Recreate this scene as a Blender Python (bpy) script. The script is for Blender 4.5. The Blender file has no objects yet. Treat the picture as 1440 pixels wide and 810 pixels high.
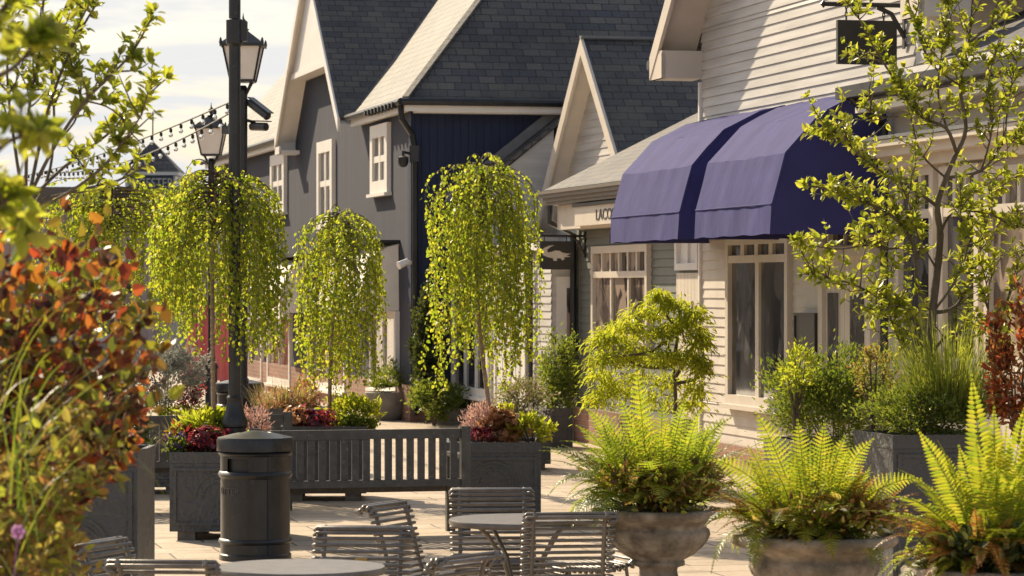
import bpy, math, random
from mathutils import Vector, Matrix, noise
PI = math.pi
sc = bpy.context.scene
COL = sc.collection
V = Vector
FPX = 4300.0
EYE = 2.0
def P(px, py, Y):
    return V(((px - 720) / FPX * Y, Y, EYE + (405 - py) / FPX * Y))
def GX(px, Y):
    return (px - 720) / FPX * Y
def S(Y):
    return FPX / Y
# ------------------------------------------------------------------ mesh helper
ORG = {}
class MB:
    def __init__(s):
        s.v = []; s.f = []
    def face(s, pts):
        i = len(s.v); s.v.extend([V(p) for p in pts]); s.f.append(tuple(range(i, i + len(pts))))
    def idx(s, pts, faces):
        i = len(s.v); s.v.extend([V(p) for p in pts]); s.f.extend([tuple(i + k for k in f) for f in faces])
    def hexa(s, p):   # bottom 4 ccw, top 4 ccw
        s.idx(p, [(3, 2, 1, 0), (4, 5, 6, 7), (0, 1, 5, 4), (1, 2, 6, 5), (2, 3, 7, 6), (3, 0, 4, 7)])
    def box(s, x0, x1, y0, y1, z0, z1, F=None):
        p = [(x0, y0, z0), (x1, y0, z0), (x1, y1, z0), (x0, y1, z0), (x0, y0, z1), (x1, y0, z1), (x1, y1, z1), (x0, y1, z1)]
        if F: p = [F(*q) for q in p]
        s.hexa(p)
    def bar(s, a, b, w, h, up=(0, 0, 1)):
        a = V(a); b = V(b); d = (b - a).normalized(); up = V(up)
        x = d.cross(up)
        if x.length < 1e-4: x = d.cross(V((0, 1, 0)))
        x.normalize(); y = x.cross(d).normalized()
        x *= w / 2; y *= h / 2
        s.hexa([a - x - y, a + x - y, b + x - y, b - x - y, a - x + y, a + x + y, b + x + y, b - x + y])
    def tube(s, pts, r, n=7, cap=True):
        pts = [V(p) for p in pts]; m = len(pts)
        rs = r if isinstance(r, (list, tuple)) else [r] * m
        i0 = len(s.v); prev = None
        for k in range(m):
            t = (pts[min(k + 1, m - 1)] - pts[max(k - 1, 0)])
            if t.length < 1e-9: t = V((0, 0, 1))
            t.normalize()
            if prev is None:
                a = t.orthogonal().normalized()
            else:
                a = prev - t * prev.dot(t)
                a = a.normalized() if a.length > 1e-6 else t.orthogonal().normalized()
            prev = a; b = t.cross(a)
            for j in range(n):
                an = 2 * PI * j / n
                s.v.append(pts[k] + (a * math.cos(an) + b * math.sin(an)) * rs[k])
        for k in range(m - 1):
            for j in range(n):
                q = i0 + k * n; j2 = (j + 1) % n
                s.f.append((q + j, q + j2, q + n + j2, q + n + j))
        if cap:
            s.f.append(tuple(i0 + j for j in reversed(range(n))))
            s.f.append(tuple(i0 + (m - 1) * n + j for j in range(n)))
    def lathe(s, prof, n=24, c=(0, 0, 0), fl=None):
        c = V(c); i0 = len(s.v); m = len(prof)
        for k, (r, z) in enumerate(prof):
            for j in range(n):
                an = 2 * PI * j / n
                rr = r * (fl(k, an) if fl else 1)
                s.v.append(c + V((rr * math.cos(an), rr * math.sin(an), z)))
        for k in range(m - 1):
            for j in range(n):
                j2 = (j + 1) % n; q = i0 + k * n
                s.f.append((q + j, q + j2, q + n + j2, q + n + j))
        if prof[0][0] > 1e-4: s.f.append(tuple(i0 + j for j in reversed(range(n))))
        if prof[-1][0] > 1e-4: s.f.append(tuple(i0 + (m - 1) * n + j for j in range(n)))
    def leaf(s, p, d, nrm, L, W, fold=.25, tipdrop=.12):
        d = d.normalized(); x = d.cross(nrm)
        if x.length < 1e-4: x = d.orthogonal()
        x.normalize(); u = x.cross(d)
        b = p; m = p + d * L * .5 - u * L * .02; t = p + d * L - u * L * tipdrop
        l1 = p + d * L * .3 + x * W * .46 + u * W * fold; l2 = p + d * L * .68 + x * W * .38 + u * W * fold * .8 - u * L * tipdrop * .4
        r1 = p + d * L * .3 - x * W * .46 + u * W * fold; r2 = p + d * L * .68 - x * W * .38 + u * W * fold * .8 - u * L * tipdrop * .4
        s.idx([b, l1, l2, t, r2, r1], [(0, 3, 2, 1), (0, 5, 4, 3)])
    def disc_leaf(s, p, nrm, r, rng, lob=5):
        nrm = nrm.normalized(); a = nrm.orthogonal().normalized(); b = nrm.cross(a); ph = rng.random() * 6.28
        pts = [p - nrm * r * .25]; k = lob * 2
        for j in range(k):
            an = ph + 2 * PI * j / k; rr = r * (1.0 if j % 2 else .74) * rng.uniform(.9, 1.1)
            pts.append(p + (a * math.cos(an) + b * math.sin(an)) * rr + nrm * rng.uniform(-.12, .12) * r)
        s.idx(pts, [(0, 1 + j, 1 + (j + 1) % k) for j in range(k)])
    def blade(s, p, d, L, w, droop, seg=5, side=None):
        d = V(d).normalized(); p = V(p)
        x = side or d.cross(V((0, 0, 1)))
        if x.length < 1e-3: x = V((1, 0, 0))
        x = x.normalized(); i0 = len(s.v); q = p.copy(); dd = d.copy()
        for k in range(seg + 1):
            t = k / seg; ww = w * (1 - t) ** .7 * (.6 + .4 * min(1, t * 4)) + .0006
            s.v.append(q - x * ww / 2); s.v.append(q + x * ww / 2)
            q = q + dd * L / seg; dd = (dd + V((0, 0, -droop / seg)) * (0.5 + 1.5 * t)).normalized()
        for k in range(seg):
            a = i0 + 2 * k; s.f.append((a, a + 1, a + 3, a + 2))
    def build(s, name, mat, parent=None, org=None, smooth=False):
        if org is None: org = ORG.get(parent.name, V((0, 0, 0))) if parent else V((0, 0, 0))
        org = V(org)
        me = bpy.data.meshes.new(name)
        me.from_pydata([tuple(v - org) for v in s.v], [], s.f)
        uv = me.uv_layers.new(name='UVMap')
        data = [0.0] * (2 * len(me.loops)); Z = V((0, 0, 1))
        vs = s.v
        for p in me.polygons:
            n = p.normal
            if abs(n.z) > .995: h = V((1, 0, 0)); t = V((0, 1, 0))
            else: h = Z.cross(n).normalized(); t = n.cross(h)
            for li in p.loop_indices:
                q = vs[me.loops[li].vertex_index]
                data[2 * li] = q.dot(h); data[2 * li + 1] = q.dot(t)
        uv.data.foreach_set('uv', data)
        if smooth:
            me.polygons.foreach_set('use_smooth', [True] * len(me.polygons))
            if smooth != 'all' and hasattr(me, 'set_sharp_from_angle'): me.set_sharp_from_angle(angle=math.radians(40 if smooth is True else smooth))
        me.materials.append(mat); me.update()
        o = bpy.data.objects.new(name, me); COL.objects.link(o)
        if parent: o.parent = parent; ORG[o.name] = org
        else: o.location = org
        return o
def tag(o, label, cat, group=None, kind=None):
    if label: o['label'] = label
    if cat: o['category'] = cat
    if group: o['group'] = group
    if kind: o['kind'] = kind
    return o
def thing(name, label, cat, loc=(0, 0, 0), rotz=0.0, group=None, local=False):
    o = bpy.data.objects.new(name, None); COL.objects.link(o); o.empty_display_size = .2
    o.location = loc; o.rotation_euler = (0, 0, rotz); tag(o, label, cat, group)
    ORG[o.name] = V((0, 0, 0)) if local else V(loc)
    return o
def dup(root, loc, rotz, label):
    r = root.copy(); COL.objects.link(r); r.location = loc; r.rotation_euler = (0, 0, rotz); r['label'] = label
    for ch in list(root.children):
        c = ch.copy(); COL.objects.link(c); c.parent = r
        for g in list(ch.children):
            d = g.copy(); COL.objects.link(d); d.parent = c
    return r
# ------------------------------------------------------------------ materials
def newmat(name):
    m = bpy.data.materials.new(name); m.use_nodes = True
    nt = m.node_tree; b = nt.nodes['Principled BSDF']
    return m, nt, b
def N(nt, t, **k):
    n = nt.nodes.new(t)
    for a, b in k.items(): setattr(n, a, b)
    return n
def mix(nt, fac, a, b, mode='MIX'):
    n = N(nt, 'ShaderNodeMix', data_type='RGBA', blend_type=mode)
    for s, v in ((n.inputs['Factor'], fac), (n.inputs[6], a), (n.inputs[7], b)):
        if hasattr(v, 'links'): nt.links.new(v, s)
        elif isinstance(v, (int, float)): s.default_value = v
        else: s.default_value = (*v, 1)
    return n.outputs[2]
def noisenode(nt, scale, detail=4, coord='Object', vec=None, stretch=None):
    n = N(nt, 'ShaderNodeTexNoise'); n.inputs['Scale'].default_value = scale; n.inputs['Detail'].default_value = detail
    if vec is None:
        tc = N(nt, 'ShaderNodeTexCoord'); vec = tc.outputs[coord]
    if stretch:
        mp = N(nt, 'ShaderNodeMapping'); mp.inputs['Scale'].default_value = stretch; nt.links.new(vec, mp.inputs[0]); vec = mp.outputs[0]
    nt.links.new(vec, n.inputs['Vector'])
    return n.outputs['Fac']
def ramp(nt, fac, stops):
    r = N(nt, 'ShaderNodeValToRGB'); e = r.color_ramp.elements
    while len(e) < len(stops): e.new(.5)
    for i, (p, c) in enumerate(stops):
        e[i].position = p; e[i].color = (*c, 1) if not isinstance(c, (int, float)) else (c, c, c, 1)
    nt.links.new(fac, r.inputs[0]); return r.outputs[0]
def bump(nt, b, h, strength=.3, dist=.01):
    n = N(nt, 'ShaderNodeBump'); n.inputs['Strength'].default_value = strength; n.inputs['Distance'].default_value = dist
    nt.links.new(h, n.inputs['Height']); nt.links.new(n.outputs[0], b.inputs['Normal']); return n
SCUFF = ('charcoal_paint', 'bench_grey_paint', 'black_painted_metal')
def simple(name, col, rough=.6, metal=0, var=.15, scale=6, bmp=0, bscale=40, spec=None, stretch=None):
    m, nt, b = newmat(name)
    f = noisenode(nt, scale, 5, stretch=stretch)
    f = ramp(nt, f, [(.3, 0), (.7, 1)])
    c = mix(nt, f, [x * (1 - var) for x in col], [min(1, x * (1 + var)) for x in col])
    if name in SCUFF:
        s1 = ramp(nt, noisenode(nt, 38, 6), [(.62, 0), (.70, .55)]); c = mix(nt, s1, c, [x * 2.6 + .02 for x in col]); s2 = ramp(nt, noisenode(nt, 3.5, 6, stretch=(1, 1, .5)), [(.45, 0), (.75, .55)]); c = mix(nt, s2, c, [x * 1.3 + .03 for x in col])
    nt.links.new(c, b.inputs['Base Color']); b.inputs['Roughness'].default_value = rough; b.inputs['Metallic'].default_value = metal
    if spec is not None: b.inputs['Specular IOR Level'].default_value = spec
    if bmp: bump(nt, b, noisenode(nt, bscale, 4), bmp, .01)
    return m
def leafmat(name, cols, trans, tfac=.5, rough=.42, spec=.4):
    m, nt, b = newmat(name)
    g = N(nt, 'ShaderNodeNewGeometry'); n = len(cols)
    c = ramp(nt, g.outputs['Random Per Island'], [(i / max(1, n - 1), cols[i]) for i in range(n)])
    t = ramp(nt, g.outputs['Random Per Island'], [(i / max(1, len(trans) - 1), trans[i]) for i in range(len(trans))])
    nt.links.new(c, b.inputs['Base Color']); b.inputs['Roughness'].default_value = rough; b.inputs['Specular IOR Level'].default_value = spec
    tr = N(nt, 'ShaderNodeBsdfTranslucent'); nt.links.new(t, tr.inputs[0])
    ms = N(nt, 'ShaderNodeMixShader'); ms.inputs[0].default_value = tfac
    nt.links.new(b.outputs[0], ms.inputs[1]); nt.links.new(tr.outputs[0], ms.inputs[2])
    nt.links.new(ms.outputs[0], nt.nodes['Material Output'].inputs[0])
    return m
def bricky(name, c1, c2, mortar, bw, bh, mort=.006, rough=.5, off=.5, rot=0, bmp=.6, bdist=.012, var=.5, spec=.5, big=.6, freq=2):
    m, nt, b = newmat(name)
    uv = N(nt, 'ShaderNodeTexCoord').outputs['UV']
    vec = uv
    if rot:
        mp = N(nt, 'ShaderNodeMapping'); mp.inputs['Rotation'].default_value = (0, 0, rot); nt.links.new(uv, mp.inputs[0]); vec = mp.outputs[0]
    nz = N(nt, 'ShaderNodeTexNoise'); nz.inputs['Scale'].default_value = 2.5; nt.links.new(vec, nz.inputs['Vector'])
    va = N(nt, 'ShaderNodeVectorMath', operation='MULTIPLY_ADD')
    va.inputs[1].default_value = (.03, .012, 0); nt.links.new(nz.outputs['Color'], va.inputs[0]); nt.links.new(vec, va.inputs[2])
    br = N(nt, 'ShaderNodeTexBrick'); br.offset = off; br.offset_frequency = freq
    nt.links.new(va.outputs[0], br.inputs['Vector'])
    br.inputs['Scale'].default_value = 1; br.inputs['Brick Width'].default_value = bw; br.inputs['Row Height'].default_value = bh
    br.inputs['Mortar Size'].default_value = mort; br.inputs['Mortar Smooth'].default_value = .3
    br.inputs['Color1'].default_value = (*c1, 1); br.inputs['Color2'].default_value = (*c2, 1); br.inputs['Mortar'].default_value = (*mortar, 1)
    f1 = noisenode(nt, big, 5, vec=vec)
    c = mix(nt, var, br.outputs['Color'], ramp(nt, f1, [(.3, .62), (.7, 1.3)]), 'MULTIPLY')
    f2 = noisenode(nt, 18, 5, vec=vec)
    c = mix(nt, .35, c, ramp(nt, f2, [(.3, .6), (.7, 1.25)]), 'MULTIPLY')
    nt.links.new(c, b.inputs['Base Color']); b.inputs['Roughness'].default_value = rough; b.inputs['Specular IOR Level'].default_value = spec
    ma = N(nt, 'ShaderNodeMath', operation='MULTIPLY_ADD'); ma.inputs[1].default_value = -1
    nt.links.new(br.outputs['Fac'], ma.inputs[0]); nt.links.new(f2, ma.inputs[2])
    bump(nt, b, ma.outputs[0], bmp, bdist)
    return m, nt, b, br, vec
def slate(name, c1, c2, rough=.42):
    m, nt, b, br, vec = bricky(name, c1, c2, [x * .3 for x in c1], .26, .15, .008, rough, bmp=.5, bdist=.01, var=.8, spec=.35)
    lk = b.inputs['Base Color'].links[0].from_socket; ms = noisenode(nt, 1.3, 7, vec=vec); ms2 = noisenode(nt, 30, 3, vec=vec)
    cc = mix(nt, ramp(nt, ms, [(.52, 0), (.72, .5)]), lk, (.115, .11, .085)); cc = mix(nt, ramp(nt, ms2, [(.66, 0), (.72, .6)]), cc, (.2, .19, .16)); nt.links.new(cc, b.inputs['Base Color'])
    # saw-tooth course height so every course steps over the next
    sep = N(nt, 'ShaderNodeSeparateXYZ'); nt.links.new(vec, sep.inputs[0])
    d = N(nt, 'ShaderNodeMath', operation='DIVIDE'); d.inputs[1].default_value = .15; nt.links.new(sep.outputs[1], d.inputs[0])
    fr = N(nt, 'ShaderNodeMath', operation='FRACT'); nt.links.new(d.outputs[0], fr.inputs[0])
    iv = N(nt, 'ShaderNodeMath', operation='MULTIPLY'); iv.inputs[1].default_value = -.8; nt.links.new(fr.outputs[0], iv.inputs[0])
    old = b.inputs['Normal'].links[0].from_node
    n2 = N(nt, 'ShaderNodeBump'); n2.inputs['Strength'].default_value = .7; n2.inputs['Distance'].default_value = .02
    nt.links.new(iv.outputs[0], n2.inputs['Height']); nt.links.new(old.outputs[0], n2.inputs['Normal']); nt.links.new(n2.outputs[0], b.inputs['Normal'])
    return m
def vboards(name, col, w=.12, var=.1, rough=.6):
    m, nt, b = newmat(name); b.inputs['Specular IOR Level'].default_value = .3
    uv = N(nt, 'ShaderNodeTexCoord').outputs['UV']
    sep = N(nt, 'ShaderNodeSeparateXYZ'); nt.links.new(uv, sep.inputs[0])
    d = N(nt, 'ShaderNodeMath', operation='DIVIDE'); d.inputs[1].default_value = w; nt.links.new(sep.outputs[0], d.inputs[0])
    fr = N(nt, 'ShaderNodeMath', operation='FRACT'); nt.links.new(d.outputs[0], fr.inputs[0])
    h = ramp(nt, fr.outputs[0], [(0, 0), (.06, 1), (.94, 1), (1, 0)])
    fl = N(nt, 'ShaderNodeMath', operation='FLOOR'); nt.links.new(d.outputs[0], fl.inputs[0])
    wn = N(nt, 'ShaderNodeTexWhiteNoise', noise_dimensions='1D'); nt.links.new(fl.outputs[0], wn.inputs['W'])
    g = noisenode(nt, 3, 5, vec=uv, stretch=(6, .5, 1))
    c = mix(nt, wn.outputs['Value'], [x * (1 - var) for x in col], [x * (1 + var) for x in col])
    c = mix(nt, .5, c, ramp(nt, g, [(.3, .8), (.7, 1.15)]), 'MULTIPLY')
    c = mix(nt, h, [x * .45 for x in col], c)
    nt.links.new(c, b.inputs['Base Color']); b.inputs['Roughness'].default_value = rough
    bump(nt, b, h, .6, .008)
    return m
M = {}
M['grey_boards'] = vboards('grey_boards', (.048, .052, .074), rough=.8)
M['navy_boards'] = vboards('navy_boards', (.012, .020, .054))
M['cream_boards'] = vboards('cream_boards', (.62, .55, .46), .14, .05)
M['slate'] = slate('slate', (.062, .061, .069), (.118, .106, .093), .7)
M['slate_warm'] = M['slate']
M['white'] = simple('white_paint', (.78, .74, .69), .45, var=.05, scale=3)
M['cream'] = simple('cream_paint', (.60, .53, .45), .5, var=.06, scale=3)
M['clap_white'] = simple('weathered_white_boards', (.47, .445, .415), .55, var=.18, scale=2.2, bmp=.15, bscale=30, stretch=(.4, .4, 5))
M['clap_green'] = simple('sage_grey_boards', (.14, .145, .125), .55, var=.1, scale=2.2, bmp=.12, bscale=30)
M['clap_cream'] = simple('cream_boards_flat', (.58, .52, .45), .55, var=.1, scale=2.2, bmp=.12, bscale=30)
M['black_metal'] = simple('black_painted_metal', (.012, .012, .013), .36, var=.25, scale=8, bmp=.05, bscale=60)
M['charcoal'] = simple('charcoal_paint', (.055, .055, .056), .42, var=.18, scale=7, bmp=.15, bscale=50)
M['bench'] = simple('bench_grey_paint', (.06, .057, .054), .5, var=.32, scale=14, bmp=.08, bscale=60)
M['brown_gutter'] = simple('brown_gutter', (.14, .115, .095), .45, var=.15)
M['lead'] = simple('lead_flashing', (.16, .165, .175), .5, var=.15)
M['wood_block'] = simple('weathered_wood', (.12, .10, .08), .8, var=.3, scale=12, bmp=.3, bscale=30)
M['soil'] = simple('soil', (.03, .022, .016), .95, var=.4, scale=20, bmp=.9, bscale=35)
M['steel'] = simple('worn_steel_rods', (.165, .143, .125), .38, .25, var=.22, scale=15, bmp=.08, bscale=90)
M['tabletop'] = simple('worn_table_top', (.33, .30, .27), .38, .25, var=.2, scale=7, bmp=.06, bscale=60)
M['brass'] = simple('brass', (.45, .32, .12), .35, .9)
M['bark'] = simple('bark', (.11, .085, .06), .85, var=.4, scale=14, bmp=.7, bscale=40, stretch=(1, 1, .4))
M['bark_birch'] = simple('birch_bark', (.30, .21, .14), .75, var=.35, scale=14, bmp=.5, bscale=40, stretch=(1, 1, 3))
M['twig'] = simple('twig_bark', (.10, .07, .05), .8, var=.3)
M['glass_lamp'] = simple('frosted_lamp_glass', (.78, .72, .66), .35, var=.05)
M['sign_black'] = simple('sign_black', (.012, .013, .013), .55, var=.25, scale=3)
M['sign_dark'] = simple('sign_charcoal', (.04, .037, .032), .5, var=.1)
M['sign_navy'] = simple('sign_navy', (.03, .045, .06), .5, var=.1)
M['pink'] = simple('pink_fabric', (.62, .16, .17), .85, var=.12, scale=3)
M['pale_pink'] = vboards('pale_pink_boards', (.52, .40, .36), .18, .06)
M['pot_grey'] = simple('grey_pot', (.20, .18, .16), .7, var=.2, bmp=.2, bscale=25)
M['letter_dark'] = simple('letter_dark', (.03, .03, .03), .5)
M['letter_pale'] = simple('letter_pale', (.65, .58, .48), .5)
M['plastic_white'] = simple('white_plastic', (.75, .73, .70), .4, var=.04)
M['brick'] = bricky('red_brick', (.26, .12, .08), (.34, .17, .11), (.30, .25, .2), .225, .075, .008, .85)[0]
M['awning_cream'] = simple('cream_canvas', (.78, .73, .66), .85, var=.06, scale=4, bmp=.1, bscale=120)
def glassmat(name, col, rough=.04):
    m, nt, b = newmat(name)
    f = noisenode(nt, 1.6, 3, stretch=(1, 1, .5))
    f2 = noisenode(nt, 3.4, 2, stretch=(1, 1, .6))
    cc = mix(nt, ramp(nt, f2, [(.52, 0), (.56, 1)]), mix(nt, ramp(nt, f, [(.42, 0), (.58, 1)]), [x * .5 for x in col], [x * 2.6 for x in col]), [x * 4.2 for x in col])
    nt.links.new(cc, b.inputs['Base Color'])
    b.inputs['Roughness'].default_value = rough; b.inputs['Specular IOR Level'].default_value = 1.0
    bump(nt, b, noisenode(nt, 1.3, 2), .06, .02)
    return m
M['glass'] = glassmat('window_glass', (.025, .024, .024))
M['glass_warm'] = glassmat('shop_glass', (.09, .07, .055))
def canvas(name, col):
    m, nt, b = newmat(name)
    f = noisenode(nt, 2.6, 6)
    c = mix(nt, ramp(nt, f, [(.3, 0), (.7, 1)]), [x * .88 for x in col], [x * 1.12 for x in col])
    nt.links.new(c, b.inputs['Base Color']); b.inputs['Roughness'].default_value = .85
    b.inputs['Specular IOR Level'].default_value = .12; b.inputs['Sheen Weight'].default_value = .04; b.inputs['Sheen Roughness'].default_value = .45
    b.inputs['Sheen Tint'].default_value = (.72, .70, .95, 1)
    n1 = bump(nt, b, noisenode(nt, 2.6, 3, stretch=(1, 1, .7)), .3, .06)
    n2 = N(nt, 'ShaderNodeBump'); n2.inputs['Strength'].default_value = .12; n2.inputs['Distance'].default_value = .003
    nt.links.new(noisenode(nt, 220, 2), n2.inputs['Height']); nt.links.new(n1.outputs[0], n2.inputs['Normal']); nt.links.new(n2.outputs[0], b.inputs['Normal'])
    return m
M['awning_purple'] = canvas('violet_canvas', (.048, .048, .162))
def stonemat():
    m, nt, b = newmat('mossy_stone')
    f = noisenode(nt, 9, 8); g = noisenode(nt, 3, 4, stretch=(1, 1, .35))
    c = ramp(nt, f, [(.28, (.07, .055, .042)), (.48, (.27, .22, .17)), (.68, (.45, .38, .30))])
    c = mix(nt, ramp(nt, g, [(.45, 0), (.65, .75)]), c, (.085, .075, .045))
    nt.links.new(c, b.inputs['Base Color']); b.inputs['Roughness'].default_value = .9
    bump(nt, b, noisenode(nt, 24, 8), 1.0, .03)
    return m
M['stone'] = stonemat()
def planter_mat():
    m, nt, b = newmat('cast_charcoal_planter')
    uv = N(nt, 'ShaderNodeTexCoord').outputs['Object']
    f = noisenode(nt, 5, 5)
    c = mix(nt, f, (.045, .046, .048), (.085, .084, .083)); nt.links.new(c, b.inputs['Base Color'])
    b.inputs['Roughness'].default_value = .48
    vo = N(nt, 'ShaderNodeTexVoronoi', feature='SMOOTH_F1'); vo.inputs['Scale'].default_value = 11; nt.links.new(uv, vo.inputs['Vector'])
    nz = noisenode(nt, 26, 5)
    ma = N(nt, 'ShaderNodeMath', operation='MULTIPLY_ADD'); ma.inputs[1].default_value = .5
    nt.links.new(vo.outputs[0], ma.inputs[0]); nt.links.new(nz, ma.inputs[2])
    bump(nt, b, ma.outputs[0], .8, .025)
    return m
M['planter'] = planter_mat()
def paving():
    m, nt, b, br, vec = bricky('sandstone_flags', (.44, .345, .25), (.53, .43, .325), (.15, .11, .08), 1.05, .47, .012, .62, rot=math.radians(-13.2), bmp=.45, bdist=.012, var=.55, off=.37, big=.35, spec=.35)
    st = noisenode(nt, 1.7, 6, vec=vec); lk = b.inputs['Base Color'].links[0].from_socket
    c = mix(nt, ramp(nt, st, [(.56, 0), (.68, .45)]), lk, (.20, .15, .105)); sp = noisenode(nt, 9, 3, vec=vec)
    c = mix(nt, ramp(nt, sp, [(.68, 0), (.74, .5)]), c, (.14, .11, .08)); nt.links.new(c, b.inputs['Base Color'])
    return m
M['paving'] = paving()
YG = [(.055, .085, .012), (.10, .13, .016), (.15, .165, .02)]
M['lf_birch'] = leafmat('birch_leaves', [(.07, .10, .012), (.12, .145, .016), (.17, .175, .022)], [(.30, .42, .025), (.50, .58, .035), (.74, .70, .06)], .55)
M['lf_apple'] = leafmat('apple_leaves', [(.07, .10, .02), (.10, .13, .022), (.15, .165, .03)], [(.42, .50, .03), (.6, .63, .05), (.72, .68, .09)], .5, .38)
M['lf_green'] = leafmat('green_leaves', [(.035, .06, .012), (.055, .085, .018), (.09, .115, .025)], [(.18, .28, .025), (.32, .40, .035), (.48, .48, .06)], .4)
M['lf_dark'] = leafmat('dark_leaves', [(.02, .035, .012), (.035, .05, .016), (.06, .065, .02)], [(.06, .10, .015), (.10, .14, .02), (.18, .17, .03)], .35)
M['lf_lime'] = leafmat('lime_leaves', [(.09, .13, .012), (.15, .18, .02), (.2, .21, .025)], [(.42, .52, .03), (.6, .64, .04), (.72, .68, .06)], .55)
M['lf_fern'] = leafmat('fern_fronds', [(.07, .11, .014), (.11, .15, .02), (.15, .17, .022)], [(.34, .44, .03), (.52, .56, .03), (.66, .60, .05)], .52)
M['lf_fern_deep'] = leafmat('fern_fronds_deep', [(.05, .09, .016), (.085, .125, .022)], [(.34, .46, .03), (.58, .62, .04)], .5)
M['lf_fern_rust'] = leafmat('fern_fronds_rust', [(.13, .05, .02), (.2, .1, .03), (.15, .12, .03)], [(.5, .16, .05), (.6, .33, .07), (.5, .42, .08)], .45)
M['lf_smoke'] = leafmat('smoke_bush_leaves', [(.03, .008, .008), (.025, .012, .010), (.12, .022, .012), (.05, .045, .012), (.03, .012, .01), (.16, .05, .02), (.03, .035, .012), (.07, .075, .015)],
                        [(.14, .02, .015), (.08, .03, .02), (.6, .10, .03), (.42, .34, .03), (.10, .03, .02), (.66, .22, .04), (.16, .2, .03), (.5, .46, .03)], .45)
M['lf_mix'] = leafmat('mixed_underplanting', [(.05, .06, .015), (.10, .12, .02), (.07, .035, .02), (.15, .13, .03), (.04, .02, .015), (.08, .10, .02)], [(.3, .34, .04), (.55, .58, .06), (.5, .22, .07), (.62, .52, .1), (.25, .1, .05), (.46, .5, .05)], .5)
M['lf_red'] = leafmat('red_leaves', [(.10, .02, .012), (.22, .05, .02), (.035, .03, .012), (.16, .06, .02), (.05, .015, .012)], [(.5, .07, .03), (.85, .24, .06), (.14, .12, .03), (.7, .3, .08), (.2, .05, .03)], .45)
M['lf_orange'] = leafmat('amber_leaves', [(.20, .085, .04), (.28, .13, .06), (.3, .17, .09)], [(.6, .26, .1), (.7, .36, .17), (.7, .42, .22)], .4)
M['lf_burg'] = leafmat('burgundy_leaves', [(.06, .012, .025), (.15, .02, .035), (.26, .05, .05), (.07, .03, .07), (.3, .12, .09)], [(.25, .02, .04), (.6, .05, .06), (.75, .12, .1), (.28, .07, .2), (.7, .35, .25)], .4)
M['lf_pink'] = leafmat('pink_plumes', [(.42, .24, .2), (.52, .36, .3), (.34, .17, .16)], [(.65, .36, .3), (.75, .5, .42)], .4, .7)
M['lf_silver'] = leafmat('silver_leaves', [(.24, .25, .21), (.38, .37, .32), (.12, .12, .09)], [(.35, .36, .3), (.5, .48, .42)], .35, .6)
M['lf_blossom'] = leafmat('mixed_blossom', [(.45, .40, .33), (.08, .10, .03), (.30, .2, .13), (.10, .13, .03)], [(.5, .45, .36), (.3, .36, .06), (.45, .3, .18), (.36, .42, .07)], .4, .6)
M['lf_grass'] = leafmat('grass_blades', [(.07, .10, .02), (.11, .14, .03), (.15, .15, .04)], [(.42, .54, .05), (.58, .64, .07), (.62, .6, .1)], .45)
M['lf_straw'] = leafmat('straw_blades', [(.16, .14, .05), (.24, .18, .08), (.12, .13, .03)], [(.5, .42, .14), (.56, .36, .16), (.4, .42, .08)], .45)
M['lf_violet'] = leafmat('violet_flowers', [(.14, .07, .25), (.2, .10, .3), (.10, .06, .14)], [(.25, .12, .45), (.3, .2, .5)], .35)
M['lf_mauve'] = leafmat('mauve_petals', [(.40, .16, .38), (.5, .25, .46)], [(.55, .25, .5), (.6, .35, .55)], .4)

def clearglass():
    m, nt, b = newmat('clear_bulb_glass'); b.inputs['Base Color'].default_value = (.9, .9, .88, 1); b.inputs['Roughness'].default_value = .05; b.inputs['Transmission Weight'].default_value = .9; b.inputs['IOR'].default_value = 1.15
    return m
M['bulb'] = clearglass()
# ------------------------------------------------------------------ street frame: u along the street (away), v into the right-hand buildings
TH = math.radians(13.2)
DX, DY = -math.sin(TH), math.cos(TH)
RX, RY = math.cos(TH), math.sin(TH)
OX, OY = .884, 40.0
def F(u, v, z): return V((OX + u * DX + v * RX, OY + u * DY + v * RY, z))
def U(px, v):
    k = (px - 720) / FPX
    return (k * (OY + v * RY) - (OX + v * RX)) / (DX - k * DY)
def Zp(py, u, v):
    return EYE + (405 - py) / FPX * (OY + u * DY + v * RY)
def VofU(px, u):   # v on the plane u=const seen at px
    k = (px - 720) / FPX
    return (k * (OY + u * DY) - (OX + u * DX)) / (RX - k * RY)
def claps(mb, v, spans, z0, z1, board=.15, lip=.022, clip=None):
    """lapped boards on the plane v (facing -v); spans = [(u0,u1)]; clip(z)->(ua,ub)"""
    z = z0
    while z < z1 - .01:
        zt = min(z + board, z1)
        for (a, b) in spans:
            a0, b0, a1, b1 = a, b, a, b
            if clip:
                c0 = clip(z); c1 = clip(zt)
                a0 = max(a, c0[0]); b0 = min(b, c0[1]); a1 = max(a, c1[0]); b1 = min(b, c1[1])
                if b0 - a0 < .02: continue
                if b1 < a1: a1 = b1 = (a1 + b1) / 2
            mb.face([F(b0, v - lip, z), F(a0, v - lip, z), F(a1, v - .002, zt), F(b1, v - .002, zt)])
            mb.face([F(b0, v, z), F(a0, v, z), F(a0, v - lip, z), F(b0, v - lip, z)])
        z = zt
def bx(mb, u0, u1, v0, v1, z0, z1): mb.box(min(u0, u1), max(u0, u1), v0, v1, z0, z1, F)
def slab(mb, pts, t):
    """roof slab: pts = polygon (upper face), thickened by t downwards"""
    pts = [V(p) for p in pts]; n = (pts[1] - pts[0]).cross(pts[2] - pts[0]).normalized()
    if n.z < 0: pts = pts[::-1]; n = -n
    lo = [p - n * t for p in pts]; m = len(pts)
    mb.face(pts); mb.face(lo[::-1])
    for i in range(m):
        j = (i + 1) % m; mb.face([pts[i], lo[i], lo[j], pts[j]])
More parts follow.
